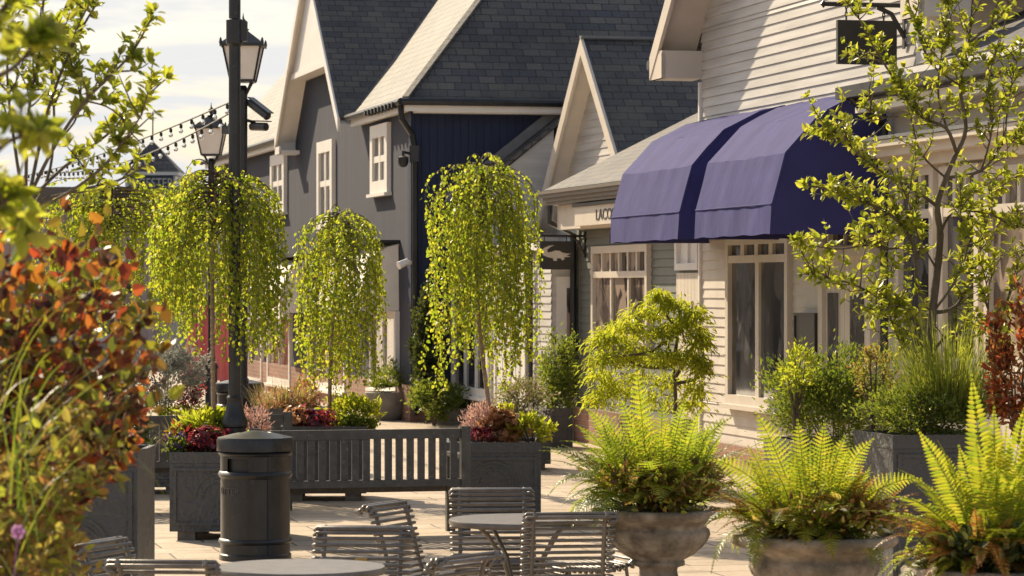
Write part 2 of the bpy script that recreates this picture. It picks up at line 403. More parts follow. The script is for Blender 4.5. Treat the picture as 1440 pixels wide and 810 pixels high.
def window(root, u0, u1, v, z0, z1, cols, rows, matf='white', fw=.09, mw=.035, glass='glass', sill=True, label=None, name='window', tran=None, depth=.07):
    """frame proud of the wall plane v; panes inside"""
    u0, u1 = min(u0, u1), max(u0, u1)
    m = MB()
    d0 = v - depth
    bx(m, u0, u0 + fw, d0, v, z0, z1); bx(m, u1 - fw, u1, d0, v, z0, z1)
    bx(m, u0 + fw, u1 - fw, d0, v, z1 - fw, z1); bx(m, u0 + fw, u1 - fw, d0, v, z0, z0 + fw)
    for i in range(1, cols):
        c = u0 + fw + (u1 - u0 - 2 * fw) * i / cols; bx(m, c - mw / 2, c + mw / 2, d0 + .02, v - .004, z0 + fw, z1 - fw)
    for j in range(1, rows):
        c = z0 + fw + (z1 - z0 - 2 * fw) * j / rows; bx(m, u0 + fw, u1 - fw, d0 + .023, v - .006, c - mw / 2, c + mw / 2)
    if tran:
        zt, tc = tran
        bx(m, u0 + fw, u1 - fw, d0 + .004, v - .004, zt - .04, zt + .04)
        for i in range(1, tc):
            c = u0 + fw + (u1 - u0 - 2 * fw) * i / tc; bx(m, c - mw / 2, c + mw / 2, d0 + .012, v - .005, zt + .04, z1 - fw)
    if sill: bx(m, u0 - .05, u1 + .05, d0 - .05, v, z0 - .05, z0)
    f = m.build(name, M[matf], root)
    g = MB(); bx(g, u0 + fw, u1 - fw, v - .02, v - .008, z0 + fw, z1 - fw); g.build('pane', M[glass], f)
    return f
def part(root, name, mat, fn, **k):
    m = MB(); fn(m); return m.build(name, M[mat] if isinstance(mat, str) else mat, root, **k)
# ================= structure
g = MB(); g.face([(-400, -60, 0), (400, -60, 0), (400, 900, 0), (-400, 900, 0)])
tag(g.build('paving', M['paving']), None, None, kind='structure')

# ================= A: dark grey two storey building
vA = -1.016; uA = U(580, vA); uA1 = U(300, vA)
zE = Zp(153, uA, vA)
A = thing('grey_house', 'tall dark grey boarded shop building with steep slate roof and navy side wall', 'building', F(uA, vA, 0))
WD = 11.0
vg = vA - .36                                   # barge plane of the street gable
uL = U(388, vg); zL = Zp(196, uL, vg); uR = U(477, vg); zR = Zp(160, uR, vg)
uC = (uL + uR) / 2; zF = (zL + zR) / 2
kA = (U(428, vg)); zApex = Zp(-63, uC, vg)
sl = (zApex - zF) / (uL - uC)
def wallA(m):
    z0 = .55
    # facade with gable, as one polygon strip
    m.face([F(uA1, vA, z0), F(uA, vA, z0), F(uA, vA, zE), F(uA1, vA, zE)])
    zt = lambda u: zApex - .12 - sl * abs(u - uC)
    uu = (zApex - .12 - zE) / sl
    m.face([F(uC + uu, vA, zE), F(uC - uu, vA, zE), F(uC, vA, zApex - .12)])
    m.face([F(uA1, vA + WD, z0), F(uA1, vA, z0), F(uA1, vA, zE), F(uA1, vA + WD / 2, zE + WD / 2 * 1.1), F(uA1, vA + WD, zE)])
part(A, 'wall', 'grey_boards', wallA)
part(A, 'side_wall', 'navy_boards', lambda m: m.face([F(uA, vA, .55), F(uA, vA + WD, .55), F(uA, vA + WD, zE), F(uA, vA, zE)])) ['label'] = 'navy boarded side wall facing the viewer'
part(A, 'corner_board', 'navy_boards', lambda m: bx(m, uA - .03, uA + .16, vA - .03, vA + .10, .55, zE - .02))
part(A, 'plinth', 'brick', lambda m: bx(m, uA1, uA - .05, vA - .05, vA + WD, 0, .55))
tn = 1.12; ov = .16
u0 = uA - .28; v0 = vA - ov; ze = zE + .12; u1 = uA1 + .2
hr = WD / 2 + ov; zr = ze + hr * tn; vm = vA + WD / 2
def roofA(m):
    q = vA + .02 - v0; zq = ze + q * tn
    slab(m, [F(u0 + q, v0 + q, zq), F(u0 + hr, vm, zr), F(u1, vm, zr), F(u1, v0 + q, zq)], .06)
    slab(m, [F(u0, v0, ze), F(u0 + q, v0 + q, zq), F(uR + .02, v0 + q, zq), F(uR + .02, v0, ze)], .06)
    slab(m, [F(uL, v0, ze), F(uL, v0 + q, zq), F(u1, v0 + q, zq), F(u1, v0, ze)], .06)
def roofA2(m):
    slab(m, [F(u0, v0 + 2 * hr, ze), F(u0 + hr, vm, zr), F(u0, v0, ze)], .06)
    slab(m, [F(u1, v0 + 2 * hr, ze), F(u1, vm, zr), F(u0 + hr, vm, zr), F(u0, v0 + 2 * hr, ze)], .06)
part(A, 'roof_slope', 'slate_warm', roofA); part(A, 'roof', 'slate', roofA2)
hip = MB(); hip.bar(F(u0, v0, ze + .03), F(u0 + hr, vm, zr + .03), .11, .04); hip.build('hip_capping', M['slate'], A)
ev = MB()
bx(ev, u0 + .02, uR, v0 + .02, vA, ze - .15, ze - .09); bx(ev, u0, uR, v0 - .012, v0 + .02, ze - .17, ze - .05); pass
bx(ev, u0, u0 + .03, v0 + .02, vA + WD, ze - .17, ze - .05); bx(ev, u0 + .03, uA, vA, vA + WD, ze - .19, ze - .1)
ev.build('fascia', M['white'], A)
ev = MB(); bx(ev, uL, uA1, v0 + .02, vA, ze - .15, ze - .09); bx(ev, uL, uA1 + .1, v0 - .012, v0 + .02, ze - .17, ze - .05); ev.build('fascia', M['white'], A)
gt = MB(); gt.tube([F(u0 - .06, v0 - .08, ze - .03), F(u0 - .06, vA + WD, ze - .03)], .055, 8)
ur = uR - .02
gt.tube([F(u0 - .06, v0 - .08, ze - .03), F(ur, v0 - .08, ze - .03)], .055, 8)
ul = uL + .1
g2 = MB(); g2.tube([F(ul, v0 - .08, ze - .03), F(u1, v0 - .08, ze - .03)], .055, 8); g2.build('gutter', M['black_metal'], A)
for i in range(9): bx(gt, u0 + .3 + i * .28, u0 + .36 + i * .28, v0 - .15, v0 - .02, ze - .10, ze - .02)
gt.build('gutter', M['black_metal'], A)
dp = MB(); q = uA - .02
dp.tube([F(u0 + .1, v0 - .06, ze - .08), F(u0 + .1, v0 - .04, ze - .28), F(q - .04, vA - .02, ze - .5), F(q - .06, vA + .02, ze - .75), F(q - .06, vA + .02, .1)], .045, 8)
dp.build('downpipe', M['black_metal'], A)
# street gable
def gableslope(s):
    def f(m):
        slab(m, [F(uC, vg, zApex), F(uC, vA + 7.2, zApex), F(uC + s * (uL - uC), vA + 7.2, zF), F(uC + s * (uL - uC), vg, zF)], .06)
    return f
part(A, 'gable_roof', 'slate', gableslope(-1)); part(A, 'gable_roof', 'slate_warm', gableslope(1))
bg = MB(); hw = uL - uC
for s in (-1, 1):
    # barge board (in the barge plane) and soffit boards under the rake
    a = F(uC, vg - .03, zApex - .02); b = F(uC + s * hw, vg - .03, zF - .02)
    h = .22
    bg.hexa([F(uC, vg - .03, zApex - .02 - h), F(uC + s * (hw), vg - .03, zF - .02 - h), F(uC + s * hw, vg + .01, zF - .02 - h), F(uC, vg + .01, zApex - .02 - h),
             a, b, F(uC + s * hw, vg + .01, zF - .02), F(uC, vg + .01, zApex - .02)])
    bg.face([F(uC, vg, zApex - .12), F(uC + s * hw, vg, zF - .12), F(uC + s * hw, vA, zF - .12), F(uC, vA, zApex - .12)])
    if s < 0: continue
    # boxed foot
    bx(bg, uC + s * hw - .02 if s > 0 else uC + s * hw, uC + s * hw if s > 0 else uC + s * hw + .02, vg, vA, zF - .26, zF - .1)
    x0 = uC + s * hw; x1 = uC + s * (hw - .5)
    bx(bg, x0, x1, vg - .01, vA, zF - .34, zF - .27)
    bx(bg, x0, x1, vg - .02, vg + .02, zF - .34, zF - .2)
bg.build('barge_board', M['white'], A)
zi = Zp(94, uC, vA - .28); wi = (zApex - .14 - zi) / sl
part(A, 'gable_panel', 'white', lambda m: (m.face([F(uC + wi, vA - .27, zi), F(uC - wi, vA - .27, zi), F(uC, vA - .27, zApex - .14)]), bx(m, uC - wi, uC + wi, vA - .30, vA, zi - .10, zi)))
def win_px(root, pa, pb, pt, pbm, v, cols, rows, **k):
    a = U(pa, v); b = U(pb, v); c = (a + b) / 2
    return window(root, a, b, v, Zp(pbm, c, v), Zp(pt, c, v), cols, rows, **k)
for (pa, pb, pt, pm) in ((526, 550, 175, 272), (450.5, 472, 198, 318), (384.5, 404, 217, 299)):
    win_px(A, pa, pb, pt, pm, vA, 2, 2, fw=.2, mw=.1)
for (pa, pb, pt, pm) in ((525, 562, 437, 548), (437, 490, 440, 548), (380, 412, 440, 541), (335, 372, 440, 538)):
    win_px(A, pa, pb, pt, pm, vA, 2, 1, fw=.12, glass='glass_warm')
part(A, 'door', 'grey_boards', lambda m: bx(m, U(436, vA), U(415, vA), vA - .04, vA, .02, 2.0))

# ---- awnings: ribbed canopy with a rounded profile, v measured outward from wall plane
def awning(name, label, mat, u0, u1, vw, prof, org, valance=.0, group=None, cat='awning'):
    t = thing(name, label, cat, org, group=group)
    m = MB(); rng = random.Random(hash(label) % 997 if False else len(label))
    nu = 26
    def ripple(i, k):
        return .007 * math.sin(i * .8 + k) if k == 0 else 0
    rows = []; edges = prof; pf = [prof[0], prof[1]]
    for k in range(2, len(prof)):
        a, b = prof[k - 1], prof[k]
        lo = .0 if k == 2 else .012; hi = .988 if k < len(prof) - 1 else 1
        for s in ((lo, .5, hi) if lo else (.5, hi)): pf.append((a[0] + (b[0] - a[0]) * s, a[1] + (b[1] - a[1]) * s))
    prof = pf
    for k, (o, z) in enumerate(prof):
        rows.append([(u0 + (u1 - u0) * i / nu, vw - o + ripple(i, k) + .012 * noise.noise(V((u0 * 3 + i * .33, k * .5, len(label)))) * (o > .1), z + .012 * noise.noise(V((i * .21, k * .7, len(label) + 5))) + (.006 * math.sin(i * .9) if k == 0 else 0) - (.012 * math.sin(PI * i / nu) if 0 < k < len(prof) - 1 else 0)) for i in range(nu + 1)])
    for k in range(len(prof) - 1):
        for i in range(nu):
            a, b, c, d = rows[k][i], rows[k][i + 1], rows[k + 1][i + 1], rows[k + 1][i]
            m.idx([F(*a), F(*b), F(*c), F(*d)], [(0, 1, 2, 3)])
    cm = {}; mm = MB(); mm.v = [F(*p) for r in rows for p in r]; w_ = nu + 1
    mm.f = [(k * w_ + i, k * w_ + i + 1, (k + 1) * w_ + i + 1, (k + 1) * w_ + i) for k in range(len(prof) - 1) for i in range(nu)]
    mm.build('canopy', mat, t, smooth=9)
    for uu in (u0, u1):
        s = MB(); pts = [F(uu, vw - o, z) for (o, z) in prof] + [F(uu, vw - .01, prof[0][1])]
        s.face(pts); s.build('side_panel', mat, t)
    r = MB()
    for uu in (u0, u1):
        r.tube([F(uu, vw - o + .012, z - .014) for (o, z) in prof[1:]], .009, 6)
    r.tube([F(u0, vw - prof[1][0] - .006, prof[1][1]), F(u1, vw - prof[1][0] - .006, prof[1][1])], .007, 6)
    r.build('frame', mat, t)
    # seam stitched along the facet edges
    sm = MB()
    for (o, z) in edges[2:-1]:
        o *= .985; z -= .012
        sm.tube([F(u0, vw - o - .002, z + .002), F(u1, vw - o - .002, z - .008 + .008)], .006, 5)
    sm.build('seam', mat, t)
    return t
PR = [(1.19, 2.50), (1.17, 2.78), (1.04, 3.26), (.70, 3.63), (.30, 3.83), (.0, 3.90)]
awning('awning', 'violet faceted canvas awning farther along the white wall, next to the slate porch roof', M['awning_purple'], -8.63, -5.94, 0, PR, F(-7.3, 0, 2.5), group='violet awnings over the shop windows')
awning('awning', 'nearer violet canvas awning showing its dark side panel behind the apple tree', M['awning_purple'], -11.67, -9.22, 0, PR, F(-10.4, 0, 2.5), group='violet awnings over the shop windows')
def dutch(pa, pb, label, pt=343, pm=437):
    a = U(pa, vA - .0); b = U(pb, vA)
    zt = Zp(pt, a, vA); zb = Zp(pm, a, vA)
    h = zt - zb; o = .62
    pr = [(o, zb), (o * .99, zb + .12), (o * .92, zb + h * .48), (o * .66, zb + h * .8), (o * .3, zb + h * .96), (.02, zt)]
    t = awning('awning', label, M['awning_cream'], a, b, vA, pr, F(a, vA, zb), group='cream awnings on the dark grey building')
    m = MB(); bx(m, a - .05, b + .05, vA - .38, vA, zt + .01, zt + .06); m.build('cover_strip', M['sign_black'], t)
dutch(562, 500, 'cream canvas awning at the navy corner of the grey building, beside the middle weeping tree')
dutch(441, 402, 'cream canvas awning seen between the left and middle weeping trees', 362, 440)

# ================= link + B: white gabled house
vB = 1.0; vb = .72
B = thing('white_gabled_house', 'small white weatherboarded house with steep gable and cream barge boards', 'building', F(2, vB, 0))
ubL = U(753, vb); ubC = U(819, vb); hwB = ubL - ubC
zbF = Zp(318, ubL, vb); zbA = Zp(55, ubC, vb); slB = (zbA - zbF) / hwB
wl = MB()
claps(wl, vB, [(ubC - hwB, uA - .02)], .12, zbF + .2, .105, .017)
claps(wl, vB, [(ubC - hwB, ubL)], zbF + .2, zbA - .1, .105, .017, clip=lambda z: (ubC - (zbA - .1 - z) / slB, ubC + (zbA - .1 - z) / slB))
wl.face([F(uA - .01, vB + .003, 0), F(ubC - hwB, vB + .003, 0), F(ubC - hwB, vB + .003, zbF), F(ubC, vB + .003, zbA - .1), F(ubL, vB + .003, zbF), F(uA - .01, vB + .003, zbF)])
wl.build('wall', M['clap_white'], B)
for s, mt in ((1, 'slate_warm'), (-1, 'slate')):
    part(B, 'roof', mt, lambda m: slab(m, [F(ubC, vb, zbA), F(ubC, vb + 8, zbA), F(ubC + s * (hwB + .12), vb + 8, zbF - .11), F(ubC + s * (hwB + .12), vb, zbF - .11)], .05))
bb = MB()
for s in (-1, 1):
    e = hwB
    bb.hexa([F(ubC, vb - .03, zbA - .22), F(ubC + s * e, vb - .03, zbF - .22), F(ubC + s * e, vb + .01, zbF - .22), F(ubC, vb + .01, zbA - .22),
             F(ubC, vb - .03, zbA + .02), F(ubC + s * e, vb - .03, zbF + .02), F(ubC + s * e, vb + .01, zbF + .02), F(ubC, vb + .01, zbA + .02)])
    bb.face([F(ubC, vb, zbA - .10), F(ubC + s * e, vb, zbF - .10), F(ubC + s * e, vB, zbF - .10), F(ubC, vB, zbA - .10)])
    x0 = ubC + s * e; x1 = ubC + s * (e - .35)
    bx(bb, x0, x1, vb - .02, vB, zbF - .55, zbF - .14)
bb.build('barge_board', M['cream'], B)
rc = MB(); rc.bar(F(ubC, vb - .03, zbA + .03), F(ubC, vb + 8, zbA + .03), .10, .035); rc.build('ridge_capping', M['lead'], B)
# lean-to roof that meets the navy wall
ya = VofU(705, uA); za = Zp(225, uA, ya); yb = VofU(780, uA); zb_ = Zp(165, uA, yb); st = (zb_ - za) / (yb - ya)
vlo = -.5; zl = za - st * (ya - vlo)
part(B, 'lean_to_roof', 'slate_warm', lambda m: slab(m, [F(uA - .01, vlo, zl), F(uA - .01, yb + 2, zb_ + 2 * st), F(ubL - .05, yb + 2, zb_ + 2 * st), F(ubL - .05, vlo, zl)], .05))
fl = MB(); fl.bar(F(uA - .05, vlo, zl + .06), F(uA - .05, yb + 1, zb_ + st + .06), .05, .18); fl.build('flashing', M['lead'], B)
vP = -.36
pw = MB(); claps(pw, vP, [(.05, uA - .02)], .1, 2.5, .1, .016); claps(pw, vP, [(ubL, uA - .02)], 2.5, zl + .05, .1, .016)
pw.face([F(uA - .02, vP + .003, 0), F(.05, vP + .003, 0), F(.05, vP + .003, 2.5), F(uA - .02, vP + .003, 2.5)])
pw.face([F(.05, vP, 0), F(.05, vB, 0), F(.05, vB, 2.5), F(.05, vP, 2.5)]); pw.face([F(ubL, vP, 2.4), F(ubL, vB, 2.4), F(ubL, vB, zl + st * 1.4), F(ubL, vP, zl)])
pw.build('porch_wall', M['clap_white'], B)
part(B, 'porch_roof', 'white', lambda m: bx(m, -.02, ubL - .06, vP - .08, vB, 2.5, 2.6))
part(B, 'downpipe', 'black_metal', lambda m: m.tube([F(1.0, vP - .06, 2.5), F(1.0, vP - .06, .1)], .035, 7))
win_px(B, 640, 692, 400, 556, vP, 3, 1, fw=.12, mw=.08, glass='glass')
dr = MB(); ua, ub = U(703, vP), U(745, vP); bx(dr, ub, ua, vP - .06, vP, .05, 2.2)
d0 = dr.build('door', M['plastic_white'], B)
h = MB(); hu = U(723, vP - .1); h.tube([F(hu, vP - .06, .75), F(hu, vP - .13, .8), F(hu, vP - .13, 1.15), F(hu, vP - .06, 1.2)], .018, 6); h.build('handle', M['black_metal'], d0)
fr = MB()
for uu in (ua, ub, (ua + ub) / 2): bx(fr, uu - .04, uu + .04, vP - .08, vP - .061, .05, 2.25)
fr.build('frame', M['white'], d0)
wm = MB(); wm.box(.02, .048, -.30, -.02, .5, 2.15, F); wf = wm.build('window', M['white'], B); wm = MB(); wm.box(.012, .019, -.17, -.06, .7, 2.0, F); wm.build('pane', M['glass_warm'], wf)

# ================= C: sage shop with the slate porch roof
C = thing('sage_shop', 'single storey sage grey boarded shop under a sunlit slate roof', 'building', F(-2.5, 0, 0))
wl = MB(); claps(wl, 0, [(-5.62, -.0)], .45, 3.2, .1, .017)
wl.face([F(0, .003, 0), F(-5.6, .003, 0), F(-5.6, .003, 3.2), F(0, .003, 3.2)]); wl.face([F(0, 4, 0), F(0, .003, 0), F(0, .003, 3.2), F(0, 4, 4.5)])
wl.build('wall', M['clap_green'], C)
part(C, 'corner_board', 'clap_green', lambda m: bx(m, -.10, .02, -.035, .1, .45, 3.0))
part(C, 'plinth', 'brick', lambda m: bx(m, -5.6, .06, -.07, .5, 0, .45))
vE = -.45; zEC = Zp(268, .15, vE); vT = VofU(986, .15); zT = Zp(156, .15, vT); sC = (zT - zEC) / (vT - vE)
part(C, 'roof', 'slate_warm', lambda m: slab(m, [F(.15, vE, zEC), F(-5.66, vE, zEC), F(-5.66, vT + 1.5, zT + 1.5 * sC), F(.15, vT + 1.5, zT + 1.5 * sC)], .05))
cg = MB()
for (d, h0, h1) in ((.0, -.06, -.02), (.03, -.11, -.06), (.07, -.16, -.11), (.10, -.20, -.16)):
    bx(cg, -5.62, .14 - d, vE - .1 + d, -.06, zEC + h0, zEC + h1)
cg.build('gutter', M['brown_gutter'], C)
fa = MB(); bx(fa, -5.62, -.12, vE + .12, -.04, zEC - .52, zEC - .204); fa.build('fascia', M['cream'], C)
dp = MB(); dp.tube([F(.0, vE + .05, zEC - .2), F(-.0, vE + .05, zEC - .42), F(-.06, -.1, zEC - .58), F(-.06, -.1, .62), F(-.02, -.22, .42), F(.0, -.22, .04)], .045, 8); dp.build('downpipe', M['black_metal'], C)
win_px(C, 838, 917, 345, 480, 0, 3, 1, fw=.09, mw=.06, matf='cream', glass='glass_warm', tran=(Zp(386, -2, 0), 6))
window(C, -5.58, -4.66, 0, Zp(380, -5, 0), 2.62, 2, 1, fw=.08, matf='plastic_white', glass='plastic_white', sill=False)
part(C, 'panel', 'cream_boards', lambda m: bx(m, -5.55, -4.68, -.05, 0, .5, Zp(384, -5, 0)))
# shop sign box
SG = thing('shop_sign', 'long cream sign box with dark lettering above the sage shop window', 'sign', F(-2.5, -.4, 2.8))
us0, us1 = U(808, -.4), -5.55
m = MB(); bx(m, us1, us0, -.4, -.03, 2.78, 3.02); m.build('sign_box', M['cream'], SG)
m = MB(); bx(m, us1, us0 + .03, -.43, -.03, 3.022, 3.06); m.build('cover_strip', M['black_metal'], SG)
def text_faces(mb, s, size, mapf, align='LEFT', ext=0.0):
    c = bpy.data.curves.new('txt', 'FONT'); c.body = s; c.size = size; c.align_x = align; c.extrude = ext
    o = bpy.data.objects.new('txt', c); COL.objects.link(o); bpy.context.view_layer.update()
    me = bpy.data.meshes.new_from_object(o.evaluated_get(bpy.context.evaluated_depsgraph_get()))
    xs = [v.co.x for v in me.vertices]; ys = [v.co.y for v in me.vertices]
    mb.idx([mapf(v.co.x, v.co.y, v.co.z) for v in me.vertices], [tuple(p.vertices) for p in me.polygons])
    bpy.data.objects.remove(o); bpy.data.curves.remove(c)
    return min(xs), max(xs)
m = MB(); ut = U(838, -.4)
text_faces(m, 'LACOSTE', .2, lambda x, y, z: F(ut - x * 1.42, -.404 - z, 2.835 + y * .95), ext=.004)
m.build('lettering', M['letter_dark'], SG)
# crocodile hanging sign
HS = thing('hanging_sign', 'dark hanging sign with pale crocodile emblem beside the sage shop corner', 'sign', F(-.35, 0, 2.6))
uh = -.35; va_ = VofU(759, uh); vb_ = VofU(803, uh); z1 = Zp(339, uh, va_); z0 = Zp(379, uh, va_)
m = MB(); m.box(uh - .02, uh + .02, va_, vb_, z0, z1, F); m.build('sign_board', M['sign_dark'], HS)
m = MB(); za = Zp(332, uh, 0); m.tube([F(uh, va_ - .1, za), F(uh, 0, za)], .016, 6); m.tube([F(uh, -.22, za), F(uh, -.12, za - .06), F(uh, -.02, za - .24)], .014, 6)
bx(m, uh - .02, uh + .02, -.03, 0, za - .28, za + .06)
for q in (va_ + .06, vb_ - .06): m.tube([F(uh, q, za), F(uh, q, z1)], .007, 5)
m.build('bracket', M['black_metal'], HS)
cr = [(.03, .62), (.10, .50), (.26, .43), (.40, .40), (.44, .30), (.54, .31), (.53, .40), (.66, .39), (.70, .32), (.78, .36), (.76, .43), (.97, .45), (.84, .50), (.99, .56), (.82, .57), (.70, .60), (.62, .66), (.48, .67), (.36, .62), (.24, .60), (.22, .70), (.34, .80), (.46, .86), (.30, .84), (.14, .77), (.06, .70)]
m = MB(); W_ = vb_ - va_; H_ = z1 - z0
for side in (-1, 1):
    a = [F(uh + side * .021, va_ + x * W_, z0 + y * H_) for x, y in cr]; b = [F(uh + side * .026, va_ + x * W_, z0 + y * H_) for x, y in cr]
    m.face(b if side < 0 else b[::-1]); k = len(cr)
    for i in range(k): m.face([a[i], a[(i + 1) % k], b[(i + 1) % k], b[i]])
m.build('emblem', M['letter_pale'], HS)

# ================= D: tall white weatherboarded house
Dh = thing('white_boarded_house', 'tall white weatherboarded shop with overhanging gable above violet awnings', 'building', F(-9, 0, 0))
uD = U(991, 0) ; uD1 = U(1312, 0); vD = -.03
cD = (uD + uD1) / 2 - .3; hwD = abs(uD - cD) + .42; zDf = 4.62; zDa = zDf + hwD * .93
wl = MB()
claps(wl, vD, [(uD1, uD)], 2.56, zDf + .3, .105, .017)
claps(wl, vD, [(uD1, uD)], zDf + .3, zDa - .1, .105, .017, clip=lambda z: (cD - (zDa - .1 - z) / .93, cD + (zDa - .1 - z) / .93))
wl.face([F(uD, vD + .003, 0), F(uD1, vD + .003, 0), F(uD1, vD + .003, zDf), F(cD, vD + .003, zDa - .1), F(uD, vD + .003, zDf)])
wl.face([F(uD1, vD, 0), F(uD1, 9, 0), F(uD1, 9, zDf + .2), F(uD1, vD, zDf + .2)]); wl.face([F(uD, 9, 0), F(uD, vD + .003, 0), F(uD, vD + .003, zDf), F(uD, 9, zDf)])
wl.build('wall', M['clap_white'], Dh)
lw = MB(); claps(lw, vD, [(U(1117, 0), uD)], .3, .735, .105, .017); claps(lw, vD, [(U(1030, 0), uD)], .735, 2.56, .105, .017); lw.build('lower_wall', M['clap_cream'], Dh)
lw = MB(); claps(lw, vD, [(U(1168, 0), U(1117, 0))], .3, 2.56, .125, .017); lw.build('lower_wall', M['clap_cream'], Dh)
part(Dh, 'corner_board', 'white', lambda m: bx(m, uD - .02, uD + .03, vD - .04, .1, .3, zDf - .3))
part(Dh, 'corner_board', 'white', lambda m: bx(m, uD1 - .02, uD1 + .22, vD - .05, .05, 4.0, zDf + .6))
vgD = -.5
for s, mt in ((1, 'slate_warm'), (-1, 'slate')):
    part(Dh, 'roof', mt, lambda m: slab(m, [F(cD, vgD, zDa), F(cD, 9, zDa), F(cD + s * (hwD + .05), 9, zDf - .05), F(cD + s * (hwD + .05), vgD, zDf - .05)], .06))
bb = MB()
for s in (-1, 1):
    e = hwD
    bb.hexa([F(cD, vgD - .03, zDa - .26), F(cD + s * e, vgD - .03, zDf - .26), F(cD + s * e, vgD + .01, zDf - .26), F(cD, vgD + .01, zDa - .26),
             F(cD, vgD - .03, zDa), F(cD + s * e, vgD - .03, zDf), F(cD + s * e, vgD + .01, zDf), F(cD, vgD + .01, zDa)])
    bb.face([F(cD, vgD, zDa - .1), F(cD + s * e, vgD, zDf - .1), F(cD + s * e, vD, zDf - .1), F(cD, vD, zDa - .1)])
    x0 = cD + s * e; x1 = cD + s * (e - .46)
    bx(bb, x0, x1, vgD - .015, vD, zDf - .26, zDf + .05)
    bx(bb, x0, x1, vgD - .02, vgD + .03, zDf - .26, zDf + .02 )
bb.build('barge_board', M['cream'], Dh)
part(Dh, 'gutter', 'black_metal', lambda m: m.tube([F(cD + hwD + .1, vgD - .02, zDf - .08), F(cD + hwD + .1, 5, zDf - .08)], .06, 8))
win_px(Dh, 1028, 1116, 330, 572, vD, 2, 1, fw=.10, mw=.12, matf='cream', tran=(Zp(364, -7.7, 0), 4))
dr = MB(); ua, ub = U(1168, 0), U(1236, 0); bx(dr, ub, ua, vD - .05, vD, .12, 2.3)
d0 = dr.build('door', M['cream_boards'], Dh)
gl = MB(); bx(gl, U(1190, 0), U(1176, 0), vD - .062, vD - .051, .9, 1.95); bx(gl, U(1226, 0), U(1208, 0), vD - .062, vD - .051, .9, 1.95); gl.build('pane', M['glass'], d0)
part(Dh, 'door_surround', 'cream', lambda m: (bx(m, U(1172, 0), U(1166, 0), vD - .09, vD, .1, 2.55), bx(m, U(1240, 0), U(1234, 0), vD - .09, vD, .1, 2.55), bx(m, U(1234, 0), U(1172, 0), vD - .085, vD, 2.3, 2.4)))
win_px(Dh, 1172, 1236, 318, 352, vD, 3, 1, fw=.05, sill=False, matf='cream', name='transom_light')
part(Dh, 'plinth', 'brick', lambda m: bx(m, uD1, uD + .01, vD - .06, .4, 0, .3))
MBx = thing('menu_board', 'small dark notice board on the cream boards under the violet awning', 'notice board', F(U(1142, 0), vD, 1.4))
m = MB(); ua, ub = U(1128, -.05), U(1158, -.05); c = (ua + ub) / 2
bx(m, ua, ub, vD - .1, vD - .024, Zp(498, c, 0), Zp(440, c, 0)); m.build('board', M['sign_dark'], MBx)
m = MB(); z0, z1 = Zp(498, c, 0), Zp(440, c, 0)
for (a, b, c0, c1) in ((ub, ub + .03, z0, z1), (ua - .03, ua, z0, z1), (ub + .03, ua - .03, z0, z0 + .03), (ub + .03, ua - .03, z1 - .03, z1)): bx(m, a, b, vD - .115, vD - .1, c0, c1)
m.build('frame', M['letter_dark'], MBx)
# blank black hanging sign
uh = U(1285, 0) + .1; BS = thing('hanging_sign', 'blank black square sign hanging from an iron bracket on the white boards', 'sign', F(uh, 0, 4.3))
va_ = VofU(1177, uh); vb_ = VofU(1260, uh); z1 = Zp(28, uh, va_); z0 = Zp(90, uh, va_)
m = MB(); m.box(uh - .025, uh + .025, va_, vb_, z0, z1, F); m.build('sign_board', M['sign_black'], BS)
m = MB(); za = Zp(7, uh, -.3); m.tube([F(uh, VofU(1160, uh), za), F(uh, vD, za)], .022, 8); m.lathe([(0, -.04), (.034, 0), (0, .04)], 8, F(uh, VofU(1158, uh), za))
m.tube([F(uh, -.32, za - .02), F(uh, -.18, za - .08), F(uh, -.05, za - .3)], .022, 6); bx(m, uh - .03, uh + .03, vD - .035, vD - .024, za - .4, za + .1)
for q in (va_ + .09, vb_ - .12):
    for j in range(4):
        zz = za - (za - z1) * (j + .5) / 4; r = (za - z1) / 8 * 1.2
        m.tube([F(uh + (r * .5 * math.cos(a) if j % 2 else 0), q + (0 if j % 2 else r * .5 * math.cos(a)), zz + r * math.sin(a)) for a in [i * PI / 4 for i in range(9)]], .006, 5)
m.build('bracket', M['black_metal'], BS)

# ================= E: cream shop front at the right
E = thing('cream_shop', 'cream shop front with large paned windows behind the apple tree', 'building', F(-14, 0, 0))
uE0 = uD1 + .85; uE1 = -19.5; vEe = -.06
part(E, 'wall', 'cream', lambda m: bx(m, uE1, uE0, vEe, .3, 0, 3.9))
m = MB(); bx(m, uE1, uE0 + .1, -.42, vEe, 3.28, 3.34); bx(m, uE1, uE0 + .06, -.34, vEe, 3.20, 3.28); bx(m, uE1, uE0 + .03, -.2, vEe, 3.1, 3.2); m.build('cornice', M['cream'], E)
part(E, 'lead_capping', 'lead', lambda m: bx(m, uE1, uE0 + .11, -.44, vEe, 3.344, 3.375))
m = MB(); bx(m, uE1, uE0 + .1, -.46, vEe, 3.72, 3.78); bx(m, uE1, uE0 + .15, -.58, -.44, 3.75, 3.86); m.build('gutter', M['black_metal'], E)
part(E, 'fascia', 'white', lambda m: (bx(m, uE1, uE0 + .05, -.42, vEe, 3.62, 3.716), bx(m, uE1, uD1 - .2, -.40, -.1, 3.87, 3.95)))
part(E, 'roof', 'slate', lambda m: slab(m, [F(uD1 - .5, -.35, 3.98), F(uE1, -.35, 3.98), F(uE1, 4, 6.1), F(uD1 - .5, 4, 6.1)], .06))
part(E, 'downpipe', 'black_metal', lambda m: m.tube([F(uE0 - .02, -.5, 3.78), F(uE0 - .02, -.3, 3.6), F(uE0 - .02, -.16, 3.5), F(uE0 - .02, -.16, .1)], .04, 8))
